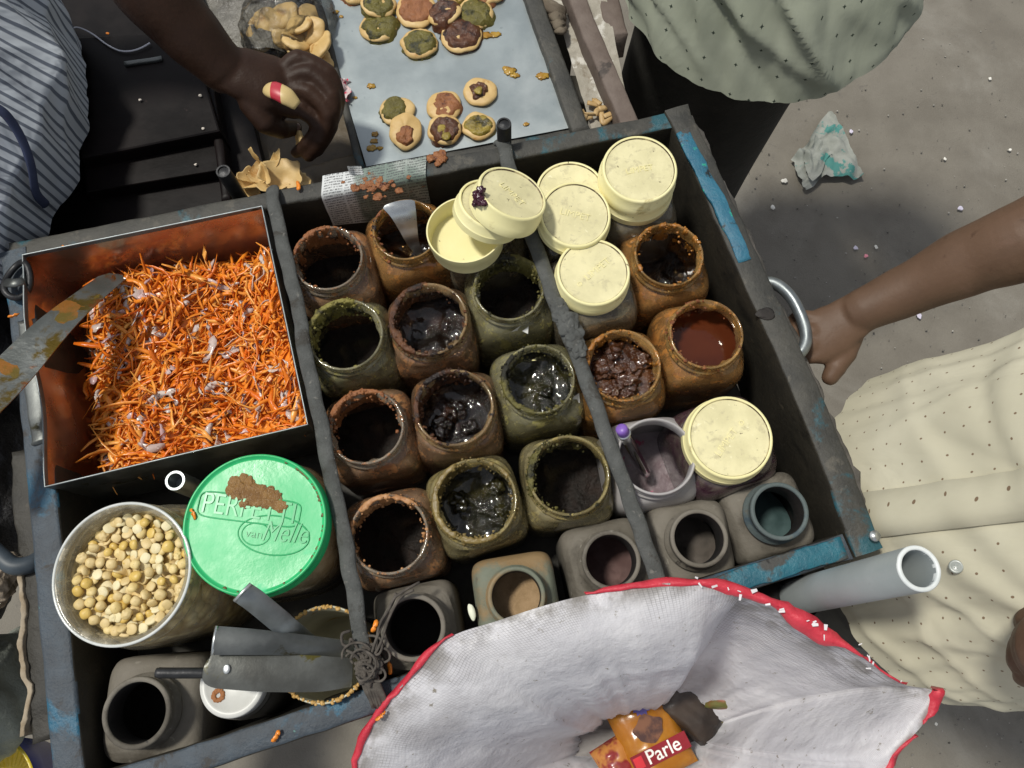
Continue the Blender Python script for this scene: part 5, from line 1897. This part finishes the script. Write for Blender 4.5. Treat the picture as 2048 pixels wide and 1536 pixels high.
# little flakes of white on the hem and frayed tapes
b = MB()
for i in range(22):
    j = rnd.choice([rnd.randint(50, 66), rnd.randint(54, 66), rnd.randint(66, 82)])
    p = rp[j] + Vector((rnd.uniform(-.006, .006), rnd.uniform(-.004, .006), .005))
    a = rnd.uniform(0, 6.28)
    L_ = rnd.uniform(.002, .006)
    d = Vector((math.cos(a), math.sin(a), rnd.uniform(-.2, .3))) * L_
    s_ = Vector((-d.y, d.x, 0)) * rnd.uniform(.1, .35)
    b.add([p - s_, p + s_, p + d + s_ * .6, p + d - s_ * .8], [(0, 1, 2, 3)])
b.build("frayed_tape", mat("frayed_white_tape", (.60, .58, .60), rough=.5), sk, smooth=False, world=True)["kind"] = "stuff"

# packets lying in the sack


def packet(label, px, py, z, wpx, hpx, rot, m, extra=None, name="snack_packet", nrm=(0, 0, 1)):
    loc = W(px, py, z)
    hw, hh = RM(wpx, px, py, z), RM(hpx, px, py, z)
    t = thing(name, label, "packet", loc, tilt_quat(nrm, rot))
    b = MB()
    top, bot = [], []
    for i in range(21):
        v = i / 20 * 2 - 1
        rt, rb_ = [], []
        for k in range(17):
            u = k / 16 * 2 - 1
            pf = (max(0, 1 - abs(u) ** 2.5) * max(0, 1 - abs(v) ** 4)) ** .5 * .020
            cr = .0022 * fz((u * 2, v * 2, px), 1.7, 2) * (1 if abs(u) < .99 else .3)
            pin = 1 - .05 * (1 - v * v)
            rt.append(Vector((u * hw * pin, v * hh, pf + cr)))
            rb_.append(Vector((u * hw * pin, v * hh, -pf * .5 + cr)))
        top.append(rt)
        bot.append(rb_[::-1])
    b.grid(top)
    b.grid(bot)
    b.build("wrapper", m, t)
    if extra:
        extra(t, hw, hh)
    return t


ORP = mat("orange_glossy_wrapper", (.36, .13, .010), (.46, .20, .02), 24, 5, rough=.18, bump=.2, bscale=40, layers=(((.45, .16, .02), 22, .62, .72),))
MAR = mat("maroon_print", (.22, .015, .02), (.28, .02, .03), rough=.2)
WHT = mat("white_print", (.75, .72, .68), rough=.3)
VIO = mat("violet_print", (.10, .08, .30), (.14, .11, .38), rough=.25)


def orange_bits(t, hw, hh):
    def patch(name, m, pts, z):
        b = MB()
        c = sum((Vector(p) for p in pts), Vector()) / len(pts)
        b.add([(p[0] * hw, p[1] * hh, z) for p in pts], [tuple(range(len(pts)))])
        return b.build(name, m, t, smooth=False)
    patch("printed_band", MAR, [(-.90, -.62, 0), (.92, -.62, 0), (.92, -.24, 0), (-.90, -.24, 0)], .0222)
    text(t, "printed_word", "Parle", hh * .44, WHT, Matrix.Translation((hw * .10, -hh * .43, .0226)), .0002, .0002)
    patch("printed_mark", mat("red_print", (.55, .03, .04), rough=.25), [(-.84, -.56, 0), (-.56, -.56, 0), (-.56, -.30, 0), (-.84, -.30, 0)], .0225)
    patch("printed_burst", VIO, [((.30 if k % 2 else .22) * math.cos(2 * math.pi * k / 24) + .05, ((.30 if k % 2 else .22) * math.sin(2 * math.pi * k / 24)) * hw / hh + .66, 0) for k in range(24)], .0212)
    patch("printed_patch", mat("dark_print", (.07, .035, .03), (.20, .09, .05), 60, 4, rough=.25), [((.46 + .05 * math.sin(5 * a)) * math.cos(a) - .02, (.30 + .04 * math.cos(4 * a)) * math.sin(a) + .14, 0) for a in [2 * math.pi * k / 28 for k in range(28)]], .0228)


packet("orange snack packet with a maroon band and violet burst inside the sack", 1298, 1468, .615, 66, 82, math.radians(24), ORP, orange_bits, nrm=(.0, .12, 1))
packet("dark printed packet with a green and yellow corner behind the orange one", 1385, 1408, .61, 76, 54, math.radians(-38), mat("dark_printed_wrapper", (.022, .016, .013), (.05, .035, .026), 14, 5, rough=.25, bump=.2, layers=(((.32, .27, .02), 9, .62, .66), ((.03, .10, .04), 7, .58, .64))), nrm=(.1, -.1, 1))
packet("red and olive packet edge deep in the sack's right fold", 1455, 1392, .63, 46, 28, math.radians(-8), mat("red_olive_wrapper", (.30, .03, .03), (.12, .12, .03), 12, 4, .45, .55, .3), nrm=(.1, .1, 1))
packet("maroon packet showing at the lower left of the orange one", 1236, 1522, .605, 42, 42, math.radians(30), mat("maroon_wrapper", (.25, .03, .03), (.48, .20, .05), 16, 4, .5, .56, .25), nrm=(0, .1, 1))
# rubbish sack flakes
# ------------------------------------------------------------------ plastic pipe in its socket
pp0, pp1 = W(1600, 1192, .845), W(1838, 1137, 1.055)
t = thing("plastic_pipe", "grey plastic pipe standing open ended at the crate's front right corner", "pipe", pp0)
d = (pp1 - pp0)
base = pp0 - d * 1.3
b = MB()
R0 = RM(46, 1838, 1137, 1.055)
b.tube([base, pp0, pp0 + d * .5, pp1 - d * .004, pp1], [R0, R0, R0, R0, R0 * .985], 48, cap=False)
b.tube([pp1 - d * .06, pp1 - d * .3, base][:3], [R0 * .80, R0 * .80, R0 * .8], 48, cap=False)
b.tube([pp1 - d * .003, pp1 - d * .06], [R0 * .80, R0 * .80], 48, cap=False)
b.build("pipe_wall", PVC, t, world=True)
b = MB()
dn = d.normalized()
u_ = Vector((0, 0, 1)).cross(dn).normalized()
v_ = dn.cross(u_)
rg = []
for rr, off in ((R0 * .80, -.004), (R0 * .80, .0004), (R0 * .84, .0012), (R0 * .95, .0012), (R0 * 1.0, .0002), (R0 * 1.001, -.001)):
    rg.append([pp1 + dn * off + (u_ * math.cos(a) + v_ * math.sin(a)) * rr * (1 + .012 * nz((math.cos(a) * 3, math.sin(a) * 3, 0))) for a in [2 * math.pi * k / 60 for k in range(60)]])
b.loft(rg)
b.build("cut_end", PVCW, t, world=True)
b = MB()
R1 = R0 * 1.30
b.tube([pp0 - d * .55, pp0 - d * .02, pp0 + d * .0], [R1, R1, R1 * .97], 40, cap=False)
b.tube([pp0 + d * .0, pp0 - d * .55], [R1 * .95, R1 * .95], 40, cap=False)
b.build("socket", mat("black_plastic_socket", (.015, .015, .016), (.024, .024, .025), rough=.35), t, world=True)

# ------------------------------------------------------------------ people


def remeshed(mb, name, m, parent, vox=.0022, smooth=5):
    o = mb.build(name, m, parent, world=True)
    r_ = o.modifiers.new("one_skin", 'REMESH')
    r_.mode = 'VOXEL'
    r_.voxel_size = vox
    r_.use_smooth_shade = True
    s_ = o.modifiers.new("soften", 'SMOOTH')
    s_.factor = .5
    s_.iterations = smooth
    return o


def limb(b, pts, rad, n=18, flat=1.0, up=None):
    """Tapered limb through pts with rounded ends."""
    c = spl(pts, 6)
    m_ = len(c) - 1
    rr = []
    for i in range(m_ + 1):
        s_ = i / m_ * (len(rad) - 1)
        k = min(int(s_), len(rad) - 2)
        f = s_ - k
        f = f * f * (3 - 2 * f)
        rr.append(rad[k] + (rad[k + 1] - rad[k]) * f)
    d0, d1 = (c[0] - c[1]).normalized(), (c[-1] - c[-2]).normalized()
    c = [c[0] + d0 * rr[0] * .8] + [c[0] + d0 * rr[0] * .45] + c + [c[-1] + d1 * rr[-1] * .5] + [c[-1] + d1 * rr[-1] * .85]
    rr = [rr[0] * .45, rr[0] * .85] + rr + [rr[-1] * .85, rr[-1] * .45]
    b.tube(c, rr, n, True, flat, up)


def finger(b, pts, r0, r1):
    k = len(pts)
    limb(b, pts, [r0 * (1 - i / (k - 1)) + r1 * i / (k - 1) for i in range(k)], 12)
    for i in range(1, k - 1):
        b.blob(pts[i], (r0 * (1 - i / (k - 1)) + r1 * i / (k - 1)) * 1.07, i, .03, (1, 1, 1), 2)


def cloth_tube(rings_def, n=120, fold=.010, seed=0, zf=2.2, af=7.0, hemw=0.0, creases=26, cdepth=.013, slant=1.0, zspan=.38):
    """rings_def: (centre, ax, ay, turn) from the hem up; returns rows with a seam, folds running along the body."""
    C_ = []
    K = 22
    R_ = random.Random(seed)
    cr = [(R_.uniform(0, 6.28), R_.uniform(rings_def[0][0].z - .05, rings_def[0][0].z + zspan), R_.uniform(.07, .24), R_.gauss(slant, .38), R_.uniform(.35, 1) * R_.choice((1, 1, -.7)), R_.uniform(.008, .022)) for _ in range(creases)]
    for i in range(len(rings_def) - 1):
        a, c = rings_def[i], rings_def[i + 1]
        for k in range(K):
            t = k / K
            C_.append((a[0].lerp(c[0], t), a[1] + (c[1] - a[1]) * t, a[2] + (c[2] - a[2]) * t))
    C_.append(rings_def[-1][:3])
    rows = []
    for i, (c, ax, ay) in enumerate(C_):
        row = []
        for j in range(n + 1):
            a = 2 * math.pi * (j % n) / n
            ca, sa = math.cos(a), math.sin(a)
            f = fold * (nz((ca * 2.4, sa * 2.4, c.z * zf), 1.5, seed) + .6 * nz((ca * 5, sa * 5, c.z * zf * 1.4 + a * .2), 1.4, seed + 4) + .25 * fz((ca * 8, sa * 8, c.z * 9), 1.4, seed + 7))
            for a0, z0, ln_, sl_, am_, wd_ in cr:
                da = ((a - a0 + math.pi) % (2 * math.pi) - math.pi) * .5 * (ax + ay)
                dz0 = c.z - z0
                dz_ = (dz0 * math.cos(sl_) + da * math.sin(sl_)) / ln_
                if abs(dz_) > 2:
                    continue
                q1 = (da * math.cos(sl_) - dz0 * math.sin(sl_)) / wd_
                if abs(q1) < 3:
                    f += min(1, .35 + max(0, c.z - rings_def[0][0].z) * 7) * cdepth * am_ * math.exp(-dz_ * dz_) * math.exp(-abs(q1) ** 1.5) * (1 if q1 > 0 else .6 + .4 * math.exp(-q1 * q1 * 4))
            p = c + Vector((ca * (ax + f), sa * (ay + f), hemw * math.cos(2 * a) * max(0, 1 - i / 32)))
            row.append(p)
        rows.append(row)
    return rows


def dotted(name, base, base2, ink, scale, radius, rand=.22, rough=.85, cross=False):
    s = Mt(name)
    mp = s.n("ShaderNodeMapping")
    s.link(s.tc.outputs["UV"], mp.inputs[0])
    vo = s.n("ShaderNodeTexVoronoi", voronoi_dimensions='2D', distance='MINKOWSKI' if cross else 'EUCLIDEAN')
    vo.inputs["Scale"].default_value = scale
    vo.inputs["Randomness"].default_value = rand
    if cross:
        vo.inputs["Exponent"].default_value = .55
    s.link(mp.outputs[0], vo.inputs["Vector"])
    mk = s.ramp(vo.outputs["Distance"], radius, radius * 1.25, 1, 0)
    cl = s.mix(s.ramp(s.noise(7, 5), .35, .65), base, base2)
    s.set(Base_Color=s.mix(mk, cl, ink), Roughness=rough)
    s.b.inputs["Specular IOR Level"].default_value = .2
    n1 = s.noise(7.5, 4, .5, stretch=(1.6, 1.6, .45), dist=.8)
    nb_ = s.bump(n1, .25, .012)
    s.bump(s.noise(900, 2), .08, .001, prev=nb_)
    return s.m


CREAMC = dotted("cream_dotted_shirt", (.535, .505, .385), (.59, .56, .435), (.20, .14, .09), 50, .045)
SAGEC = dotted("sage_printed_shirt", (.265, .285, .22), (.315, .335, .265), (.03, .04, .03), 31, .095, .4, cross=True)
STRP = Mt("grey_striped_shirt")
sx2 = STRP.n("ShaderNodeSeparateXYZ")
STRP.link(STRP.tc.outputs["UV"], sx2.inputs[0])
fr = STRP.math('FRACT', STRP.math('MULTIPLY', sx2.outputs[0], 112.0))
STRP.set(Base_Color=STRP.mix(STRP.ramp(fr, .60, .72, 0, 1), (.48, .52, .57), (.12, .14, .18)), Roughness=.85)
STRP.bump(STRP.noise(7, 4, .5, stretch=(1.6, 1.6, .5), dist=.8), .8, .03)


def person(label, x, y):
    return thing("person", label, "person", Vector((x, y, 0)))


def trousers(root, hips, ankles, r0, r1, m):
    b = MB()
    for h, a in zip(hips, ankles):
        b.tube(spl([h, h.lerp(a, .5) + Vector((0, .01, 0)), a], 10), [r0 + (r1 - r0) * k / 20 for k in range(21)], 22)
    hc = sum(hips, Vector()) / len(hips)
    hd = (hips[1] - hips[0]).normalized()
    b.tube([hips[0] - hd * .02, hc, hips[1] + hd * .02], [r0 * 1.05] * 3, 22, flat=1.15)
    return remeshed(b, "trousers", m, root, .012, 3)


# the man at the right in the cream shirt
hc = W(1872, 1052, .82)
A_, B_ = .122, .182
P3 = person("person in a cream dotted shirt with one hand under the crate's D handle", hc.x, hc.y)
rd = [(Vector((hc.x, hc.y, .80)), A_ * 1.02, B_ * 1.02), (Vector((hc.x + .045, hc.y, .92)), A_ * 1.0, B_ * .98), (Vector((hc.x + .10, hc.y - .002, 1.08)), A_ * .98, B_ * .95), (Vector((hc.x + .14, hc.y, 1.26)), A_, B_ * 1.08), (Vector((hc.x + .16, hc.y, 1.38)), A_ * .8, B_ * 1.05), (Vector((hc.x + .17, hc.y, 1.45)), A_ * .5, B_ * .45)]
rows = cloth_tube(rd, 240, .006, 3, .6, hemw=.0, creases=42, cdepth=.0075, slant=1.05)
b = MB()
b.grid(rows, u0=0, u1=.98, v0=0, v1=.66)
shirt = b.build("shirt", CREAMC, P3, world=True)
# front placket with its button
b = MB()
rr = []
for row in rows[4:100]:
    j = 120
    p, p2, p1 = row[j], row[j + 4], row[j - 6]
    o_ = Vector((-.0036, 0, .002))
    rr.append([p1 + o_ * .1, p1 + o_, p + o_, p2 + o_, p2 + o_ * .1])
b.grid(rr, u0=.463, u1=.51, v0=.05, v1=.5)
b.build("placket", CREAMC, P3, world=True)


def on_front(px, py, rows, off=.003):
    """The point of the shirt front nearest a sight line."""
    best, bd = None, 9
    dr = (W(px, py, 0) - CAM).normalized()
    for row in rows:
        for p in row[60:180]:
            v = p - CAM
            dd = (v - dr * v.dot(dr)).length
            if dd < bd:
                best, bd = p, dd
    return best


bp_ = on_front(1910, 1137, rows)
b = MB()
nn_ = (CAM - bp_).normalized()
qn = tilt_quat(nn_).to_matrix().to_4x4()
b.loft([sring(a, z, 2, 28) for a, z in [(.0058, 0), (.0062, .0012), (.0056, .0024), (.0042, .0016), (.0002, .0014)]], True, True, True)
for k in range(4):
    b.blob((.0016 * math.cos(k * 1.571 + .7), .0016 * math.sin(k * 1.571 + .7), .0014), .0007, k, 0, (1, 1, 1), 1)
b.xf(Matrix.Translation(bp_ + nn_ * .003) @ qn)
b.build("button", mat("pearl_grey_button", (.26, .28, .26), (.36, .38, .36), 80, rough=.25), P3, world=True)
trousers(P3, [Vector((hc.x + .03, hc.y - .075, .74)), Vector((hc.x + .03, hc.y + .075, .74))], [Vector((hc.x + .03, hc.y - .08, .07)), Vector((hc.x + .03, hc.y + .08, .07))], .078, .06, mat("grey_trousers", (.05, .048, .045), (.07, .068, .06), rough=.9))
# arm and hand, one skin
b = MB()
sh_ = Vector((hc.x + .15, hc.y + .19, 1.36))
el = W(2190, 415, 1.04)
zh = .872
a1, a2, a3, wr = W(2048, 482, 1.0), W(1940, 522, .96), W(1820, 578, .915), W(1722, 622, .888)
limb(b, [sh_, sh_.lerp(el, .5) + Vector((.02, .02, .0)), el, a1, a2, a3, wr], [.050, .046, .040, .040, .036, .029, .0245], 24)
pc = W(1660, 664, zh)
limb(b, [wr, W(1690, 644, .880), pc, W(1636, 684, zh - .004)], [.0245, .027, .031, .027], 20, flat=.52, up=(0, 0, 1))
kn = [W(1632, 640, zh + .002), W(1622, 664, zh + .002), W(1622, 690, zh), W(1634, 712, zh - .004)]
tips = [(W(1600, 634, zh - .004), W(1584, 646, zh - .022), W(1580, 662, zh - .036)), (W(1594, 660, zh - .004), W(1576, 670, zh - .024), W(1572, 684, zh - .040)),
        (W(1594, 692, zh - .006), W(1578, 702, zh - .026), W(1578, 712, zh - .040)), (W(1608, 716, zh - .010), W(1594, 724, zh - .026), W(1594, 732, zh - .036))]
for i, (k_, t_) in enumerate(zip(kn, tips)):
    finger(b, [pc.lerp(k_, .45), k_, *t_], [.0098, .0100, .0096, .0086][i], [.0072, .0075, .0072, .0062][i])
finger(b, [W(1704, 668, zh - .004), W(1690, 706, zh - .008), W(1672, 734, zh - .012), W(1660, 755, zh - .016)], .0138, .0100)
hnd = remeshed(b, "body", SKINM, P3, .0024, 6)
# the other hand hanging at the frame's edge
b = MB()
sh2 = Vector((hc.x + .13, hc.y - .19, 1.34))
h2 = W(2090, 1292, 1.03)
limb(b, [sh2, Vector((sh2.x + .03, sh2.y - .05, 1.22)), W(2230, 1330, 1.10), W(2120, 1310, 1.06), h2], [.046, .042, .036, .030, .025], 20)
limb(b, [h2, W(2073, 1290, 1.02), W(2058, 1300, 1.0)], [.025, .030, .024], 16, flat=.6, up=(0, 0, 1))
for i in range(4):
    y_ = 1232 + 36 * i
    finger(b, [W(2078, 1262 + 20 * i, 1.02), W(2054, y_ + 8, 1.005), W(2046, y_ + 14, .985), W(2050, y_ + 20, .965)], .0095, .007)
finger(b, [W(2086, 1240, 1.02), W(2066, 1212, 1.0), W(2054, 1205, .985)], .012, .0095)
remeshed(b, "hand", SKINM, P3, .0024, 5)

# the customer behind in sage shirt and black trousers
c2 = W(1545, -60, .80)
ax2 = RM(305, 1545, 0, .80)
ay2 = c2.y - W(1560, 205, .735).y
P2 = person("person in a sage printed shirt and black trousers standing behind the crate", c2.x, c2.y)
rd = [(Vector((c2.x, c2.y, .765)), ax2, ay2), (Vector((c2.x, c2.y + .07, .88)), ax2 * .97, ay2 * .92), (Vector((c2.x, c2.y + .13, 1.05)), ax2 * .92, ay2 * .85), (Vector((c2.x, c2.y + .18, 1.28)), ax2 * 1.02, ay2 * .85), (Vector((c2.x, c2.y + .19, 1.40)), ax2 * .9, ay2 * .6), (Vector((c2.x, c2.y + .20, 1.47)), ax2 * .4, ay2 * .4)]
rows = cloth_tube(rd, 240, .008, 11, .8, hemw=.035, creases=90, cdepth=.026, slant=-.7, zspan=.24)
b = MB()
b.grid(rows, u0=0, u1=1.25, v0=0, v1=.72)
b.build("shirt", SAGEC, P2, world=True)
hy_ = W(1560, 205, .735).y + .145
hxl, hxr = W(1300, 90, .74).x + .045, W(1690, 215, .74).x - .098
trousers(P2, [Vector((hxl + .05, hy_ + .03, .70)), Vector((hxr - .01, hy_, .70))], [Vector((hxl, hy_, .06)), Vector((hxr, hy_, .06))], .104, .085, BLACKC)
b = MB()
for hx in (hxl, hxr):
    b.blob((hx, hy_ - .05, .04), .085, 2, .05, (.55, 1.25, .5), 3)
b.build("shoes", mat("grey_shoe", (.16, .15, .14), (.2, .19, .18), rough=.7), P2, world=True)

# the vendor at the left: striped shirt, dark arm reaching over the case
vc = W(-140, 190, .93)
P1 = person("person in a grey striped shirt, the dark arm reaching over the black case for puris", vc.x, vc.y)
axv = RM(236, -140, 190, .93)
ayv = (W(-140, 190, .93) - W(-140, 555, .93)).length
rd = [(Vector((vc.x, vc.y, .84)), axv * .96, ayv * .94), (Vector((vc.x - .0, vc.y, .93)), axv, ayv), (Vector((vc.x - .08, vc.y + .01, 1.05)), axv * .98, ayv * .98), (Vector((vc.x - .16, vc.y + .03, 1.22)), axv * .95, ayv * .95), (Vector((vc.x - .20, vc.y + .05, 1.33)), axv * .7, ayv * .8), (Vector((vc.x - .22, vc.y + .06, 1.38)), axv * .35, ayv * .35)]
rows = cloth_tube(rd, 200, .010, 21, 1.0, hemw=.0, creases=50, cdepth=.014, slant=.5)
b = MB()
b.grid(rows, u0=0, u1=1.1, v0=0, v1=.56)
b.build("shirt", STRP.m, P1, world=True)
b = MB()
b.tube(spl([W(-30, 205, 1.0), W(10, 228, .985), W(42, 275, .96), (W(62, 330, .935)), W(72, 385, .90), W(92, 410, .87)], 8), .0055, 8, flat=.5)
b.build("navy_piping", mat("navy_cloth", (.03, .04, .085), rough=.9), P1, world=True)
trousers(P1, [Vector((vc.x - .02, vc.y - .1, .86)), Vector((vc.x - .02, vc.y + .1, .86))], [Vector((vc.x - .03, vc.y - .1, .07)), Vector((vc.x - .03, vc.y + .1, .07))], .095, .07, BLACKC)
b = MB()
zv = .885
shv = Vector((vc.x - .10, vc.y + .16, 1.28))
elv = W(190, -190, 1.06)
wrv = W(448, 138, .925)
limb(b, [shv, shv.lerp(elv, .5) + Vector((0, .03, .02)), elv, W(290, -40, 1.01), W(372, 58, .965), wrv], [.050, .046, .042, .042, .036, .029], 24)
pcv = W(540, 170, .905)
limb(b, [wrv, W(492, 150, .918), pcv, W(580, 190, .892)], [.029, .034, .038, .031], 22, flat=.62, up=(0, 0, 1))
kn = [W(596, 118, .915), W(620, 148, .91), W(618, 186, .902), W(600, 218, .89)]
tp = [(W(656, 146, .905), W(676, 200, .885), W(662, 250, .860)), (W(664, 190, .898), W(660, 252, .872), W(634, 300, .845)), (W(656, 228, .888), W(644, 278, .862), W(617, 312, .840)), (W(634, 250, .875), W(614, 286, .855), W(592, 306, .838))]
for i, (k_, t_) in enumerate(zip(kn, tp)):
    finger(b, [pcv.lerp(k_, .5), k_, *t_], [.0115, .012, .0115, .0105][i], [.0085, .009, .0085, .0075][i])
finger(b, [W(500, 205, .905), W(530, 244, .89), W(562, 258, .868), W(590, 256, .848)], .0150, .0098)
remeshed(b, "body", SKIND, P1, .0026, 6)
b = MB()
b.blob(W(590, 254, .855), .006, 2, .05, (1.2, 1, .5), 3)
b.build("thumb_nail", NAIL, P1, world=True)
puri(606, 286, 27, None, 90, "puri held upright between the vendor's dark fingers", squash=(1, .9), rot=.2, tilt=(-3.2, -1.0), z=.842, group=None)
b = MB()
p = W(561, 192, .930)
b.tube(spl([p + Vector((-.018, .012, -.002)), p + Vector((-.006, .004, .005)), p + Vector((.008, -.004, .005)), p + Vector((.020, -.011, -.003))], 5), [.006, .0085, .0095, .0105, .011, .011, .011, .011, .011, .011, .011, .0105, .0095, .0085, .0075, .006], 14, flat=.6)
CANDY = Mt("cream_red_striped_wrapper")
gx = CANDY.n("ShaderNodeSeparateXYZ")
CANDY.link(CANDY.tc.outputs["Generated"], gx.inputs[0])
band = CANDY.math('MULTIPLY', CANDY.math('GREATER_THAN', gx.outputs[0], .28), CANDY.math('LESS_THAN', gx.outputs[0], .56))
CANDY.set(Base_Color=CANDY.mix(band, (.60, .45, .20), (.45, .03, .05)), Roughness=.4)
solo(b, "banded_roll", CANDY.m, "cream roll with a red band tucked in the vendor's dark fist", "roll")

# ------------------------------------------------------------------ left edge
loc = W(70, 55, .48)
t = thing("plastic_tub", "pale green plastic tub between the striped shirt and the black case", "tub", loc - Vector((0, 0, .2)))
b = MB()
rt = RM(150, 70, 55, .48)
b.loft([sring(a, z, 2, 64) for a, z in [(rt * .8, 0), (rt * .82, .005), (rt * .96, .19), (rt * 1.03, .194), (rt * 1.04, .2), (rt * 1.02, .204), (rt * .96, .2), (rt * .93, .18), (rt * .78, .01), (.001, .01)]], True, True, True)
b.build("tub_wall", mat("pale_green_plastic", (.16, .24, .17), (.20, .29, .20), rough=.4), t)
t = thing("plastic_tub", "blue plastic tub with a yellow ribbed inside at the lower left corner", "tub", W(22, 1572, .55))
rt = RM(118, 22, 1572, .62)
b = MB()
b.loft([sring(a, z, 2, 72) for a, z in [(rt * .7, -.04), (rt * .95, .05), (rt * 1.0, .068), (rt * 1.0, .072)]], True, True)
b.build("outer_wall", mat("blue_plastic", (.03, .04, .30), (.04, .06, .38), rough=.35), t)
b = MB()
rings = []
for a, z in [(rt * 1.0, .072), (rt * .97, .075), (rt * .92, .068), (rt * .80, .02), (rt * .74, .004), (rt * .4, .004), (.001, .004)]:
    ring = sring(a, z, 2, 144)
    rings.append([p + Vector((0, 0, .0022 * math.sin(j * 1.6) * (1 if .5 < a / rt < .9 else 0))) for j, p in enumerate(ring)])
b.loft(rings, True, False, True)
b.build("inner_bowl", mat("yellow_plastic", (.62, .48, .02), (.70, .58, .08), 40, rough=.3, bump=.5, bscale=90), t)


def lump(name, m, lab, cat, px, py, z, sx, sy, sz, seed, amp=.012, f=9):
    b = MB()
    c = W(px, py, z)
    rx, ry = RM(sx, px, py, z), RM(sy, px, py, z)
    vs, fs = ICO[4]
    b.add([c + Vector((p.x * rx, p.y * ry, p.z * sz)) + p * amp * fz((p.x * rx, p.y * ry, p.z * sz), f, seed) for p in vs], fs)
    return solo(b, name, m, lab, cat)


lump("cloth_bag", mat("grey_green_cloth", (.20, .22, .19), (.27, .29, .25), 14, rough=.9, bump=.6, bscale=30, bdist=.01), "slumped grey green cloth bag at the left edge beside the crate", "bag", -25, 1390, .62, 85, 130, .16, 4, .04)
lump("tarpaulin_bundle", mat("black_tarpaulin", (.012, .012, .013), (.025, .024, .024), 14, rough=.5, bump=.7, bscale=24, bdist=.015), "black tarpaulin bundle at the left edge behind the cloth bag", "bundle", -40, 930, .70, 105, 330, .12, 6, .05)
lump("paper_bag", mat("tan_paper", (.34, .26, .18), (.44, .36, .27), 20, rough=.8, bump=.6, bscale=30, bdist=.01), "crumpled tan paper bag at the left edge below the black tarpaulin", "bag", -12, 1165, .80, 42, 48, .03, 8, .02, 30)
b = MB()
b.tube(spl([W(-40, 1075, ZR - .01), W(0, 1112, ZR - .005), W(28, 1132, ZR - .005), W(62, 1128, ZR - .01), W(88, 1112, ZR - .02)], 8), .009, 12)
solo(b, "rubber_hose", mat("dark_blue_rubber", (.03, .042, .055), (.05, .065, .08), rough=.5), "dark blue rubber hose looping against the crate's left board", "hose")
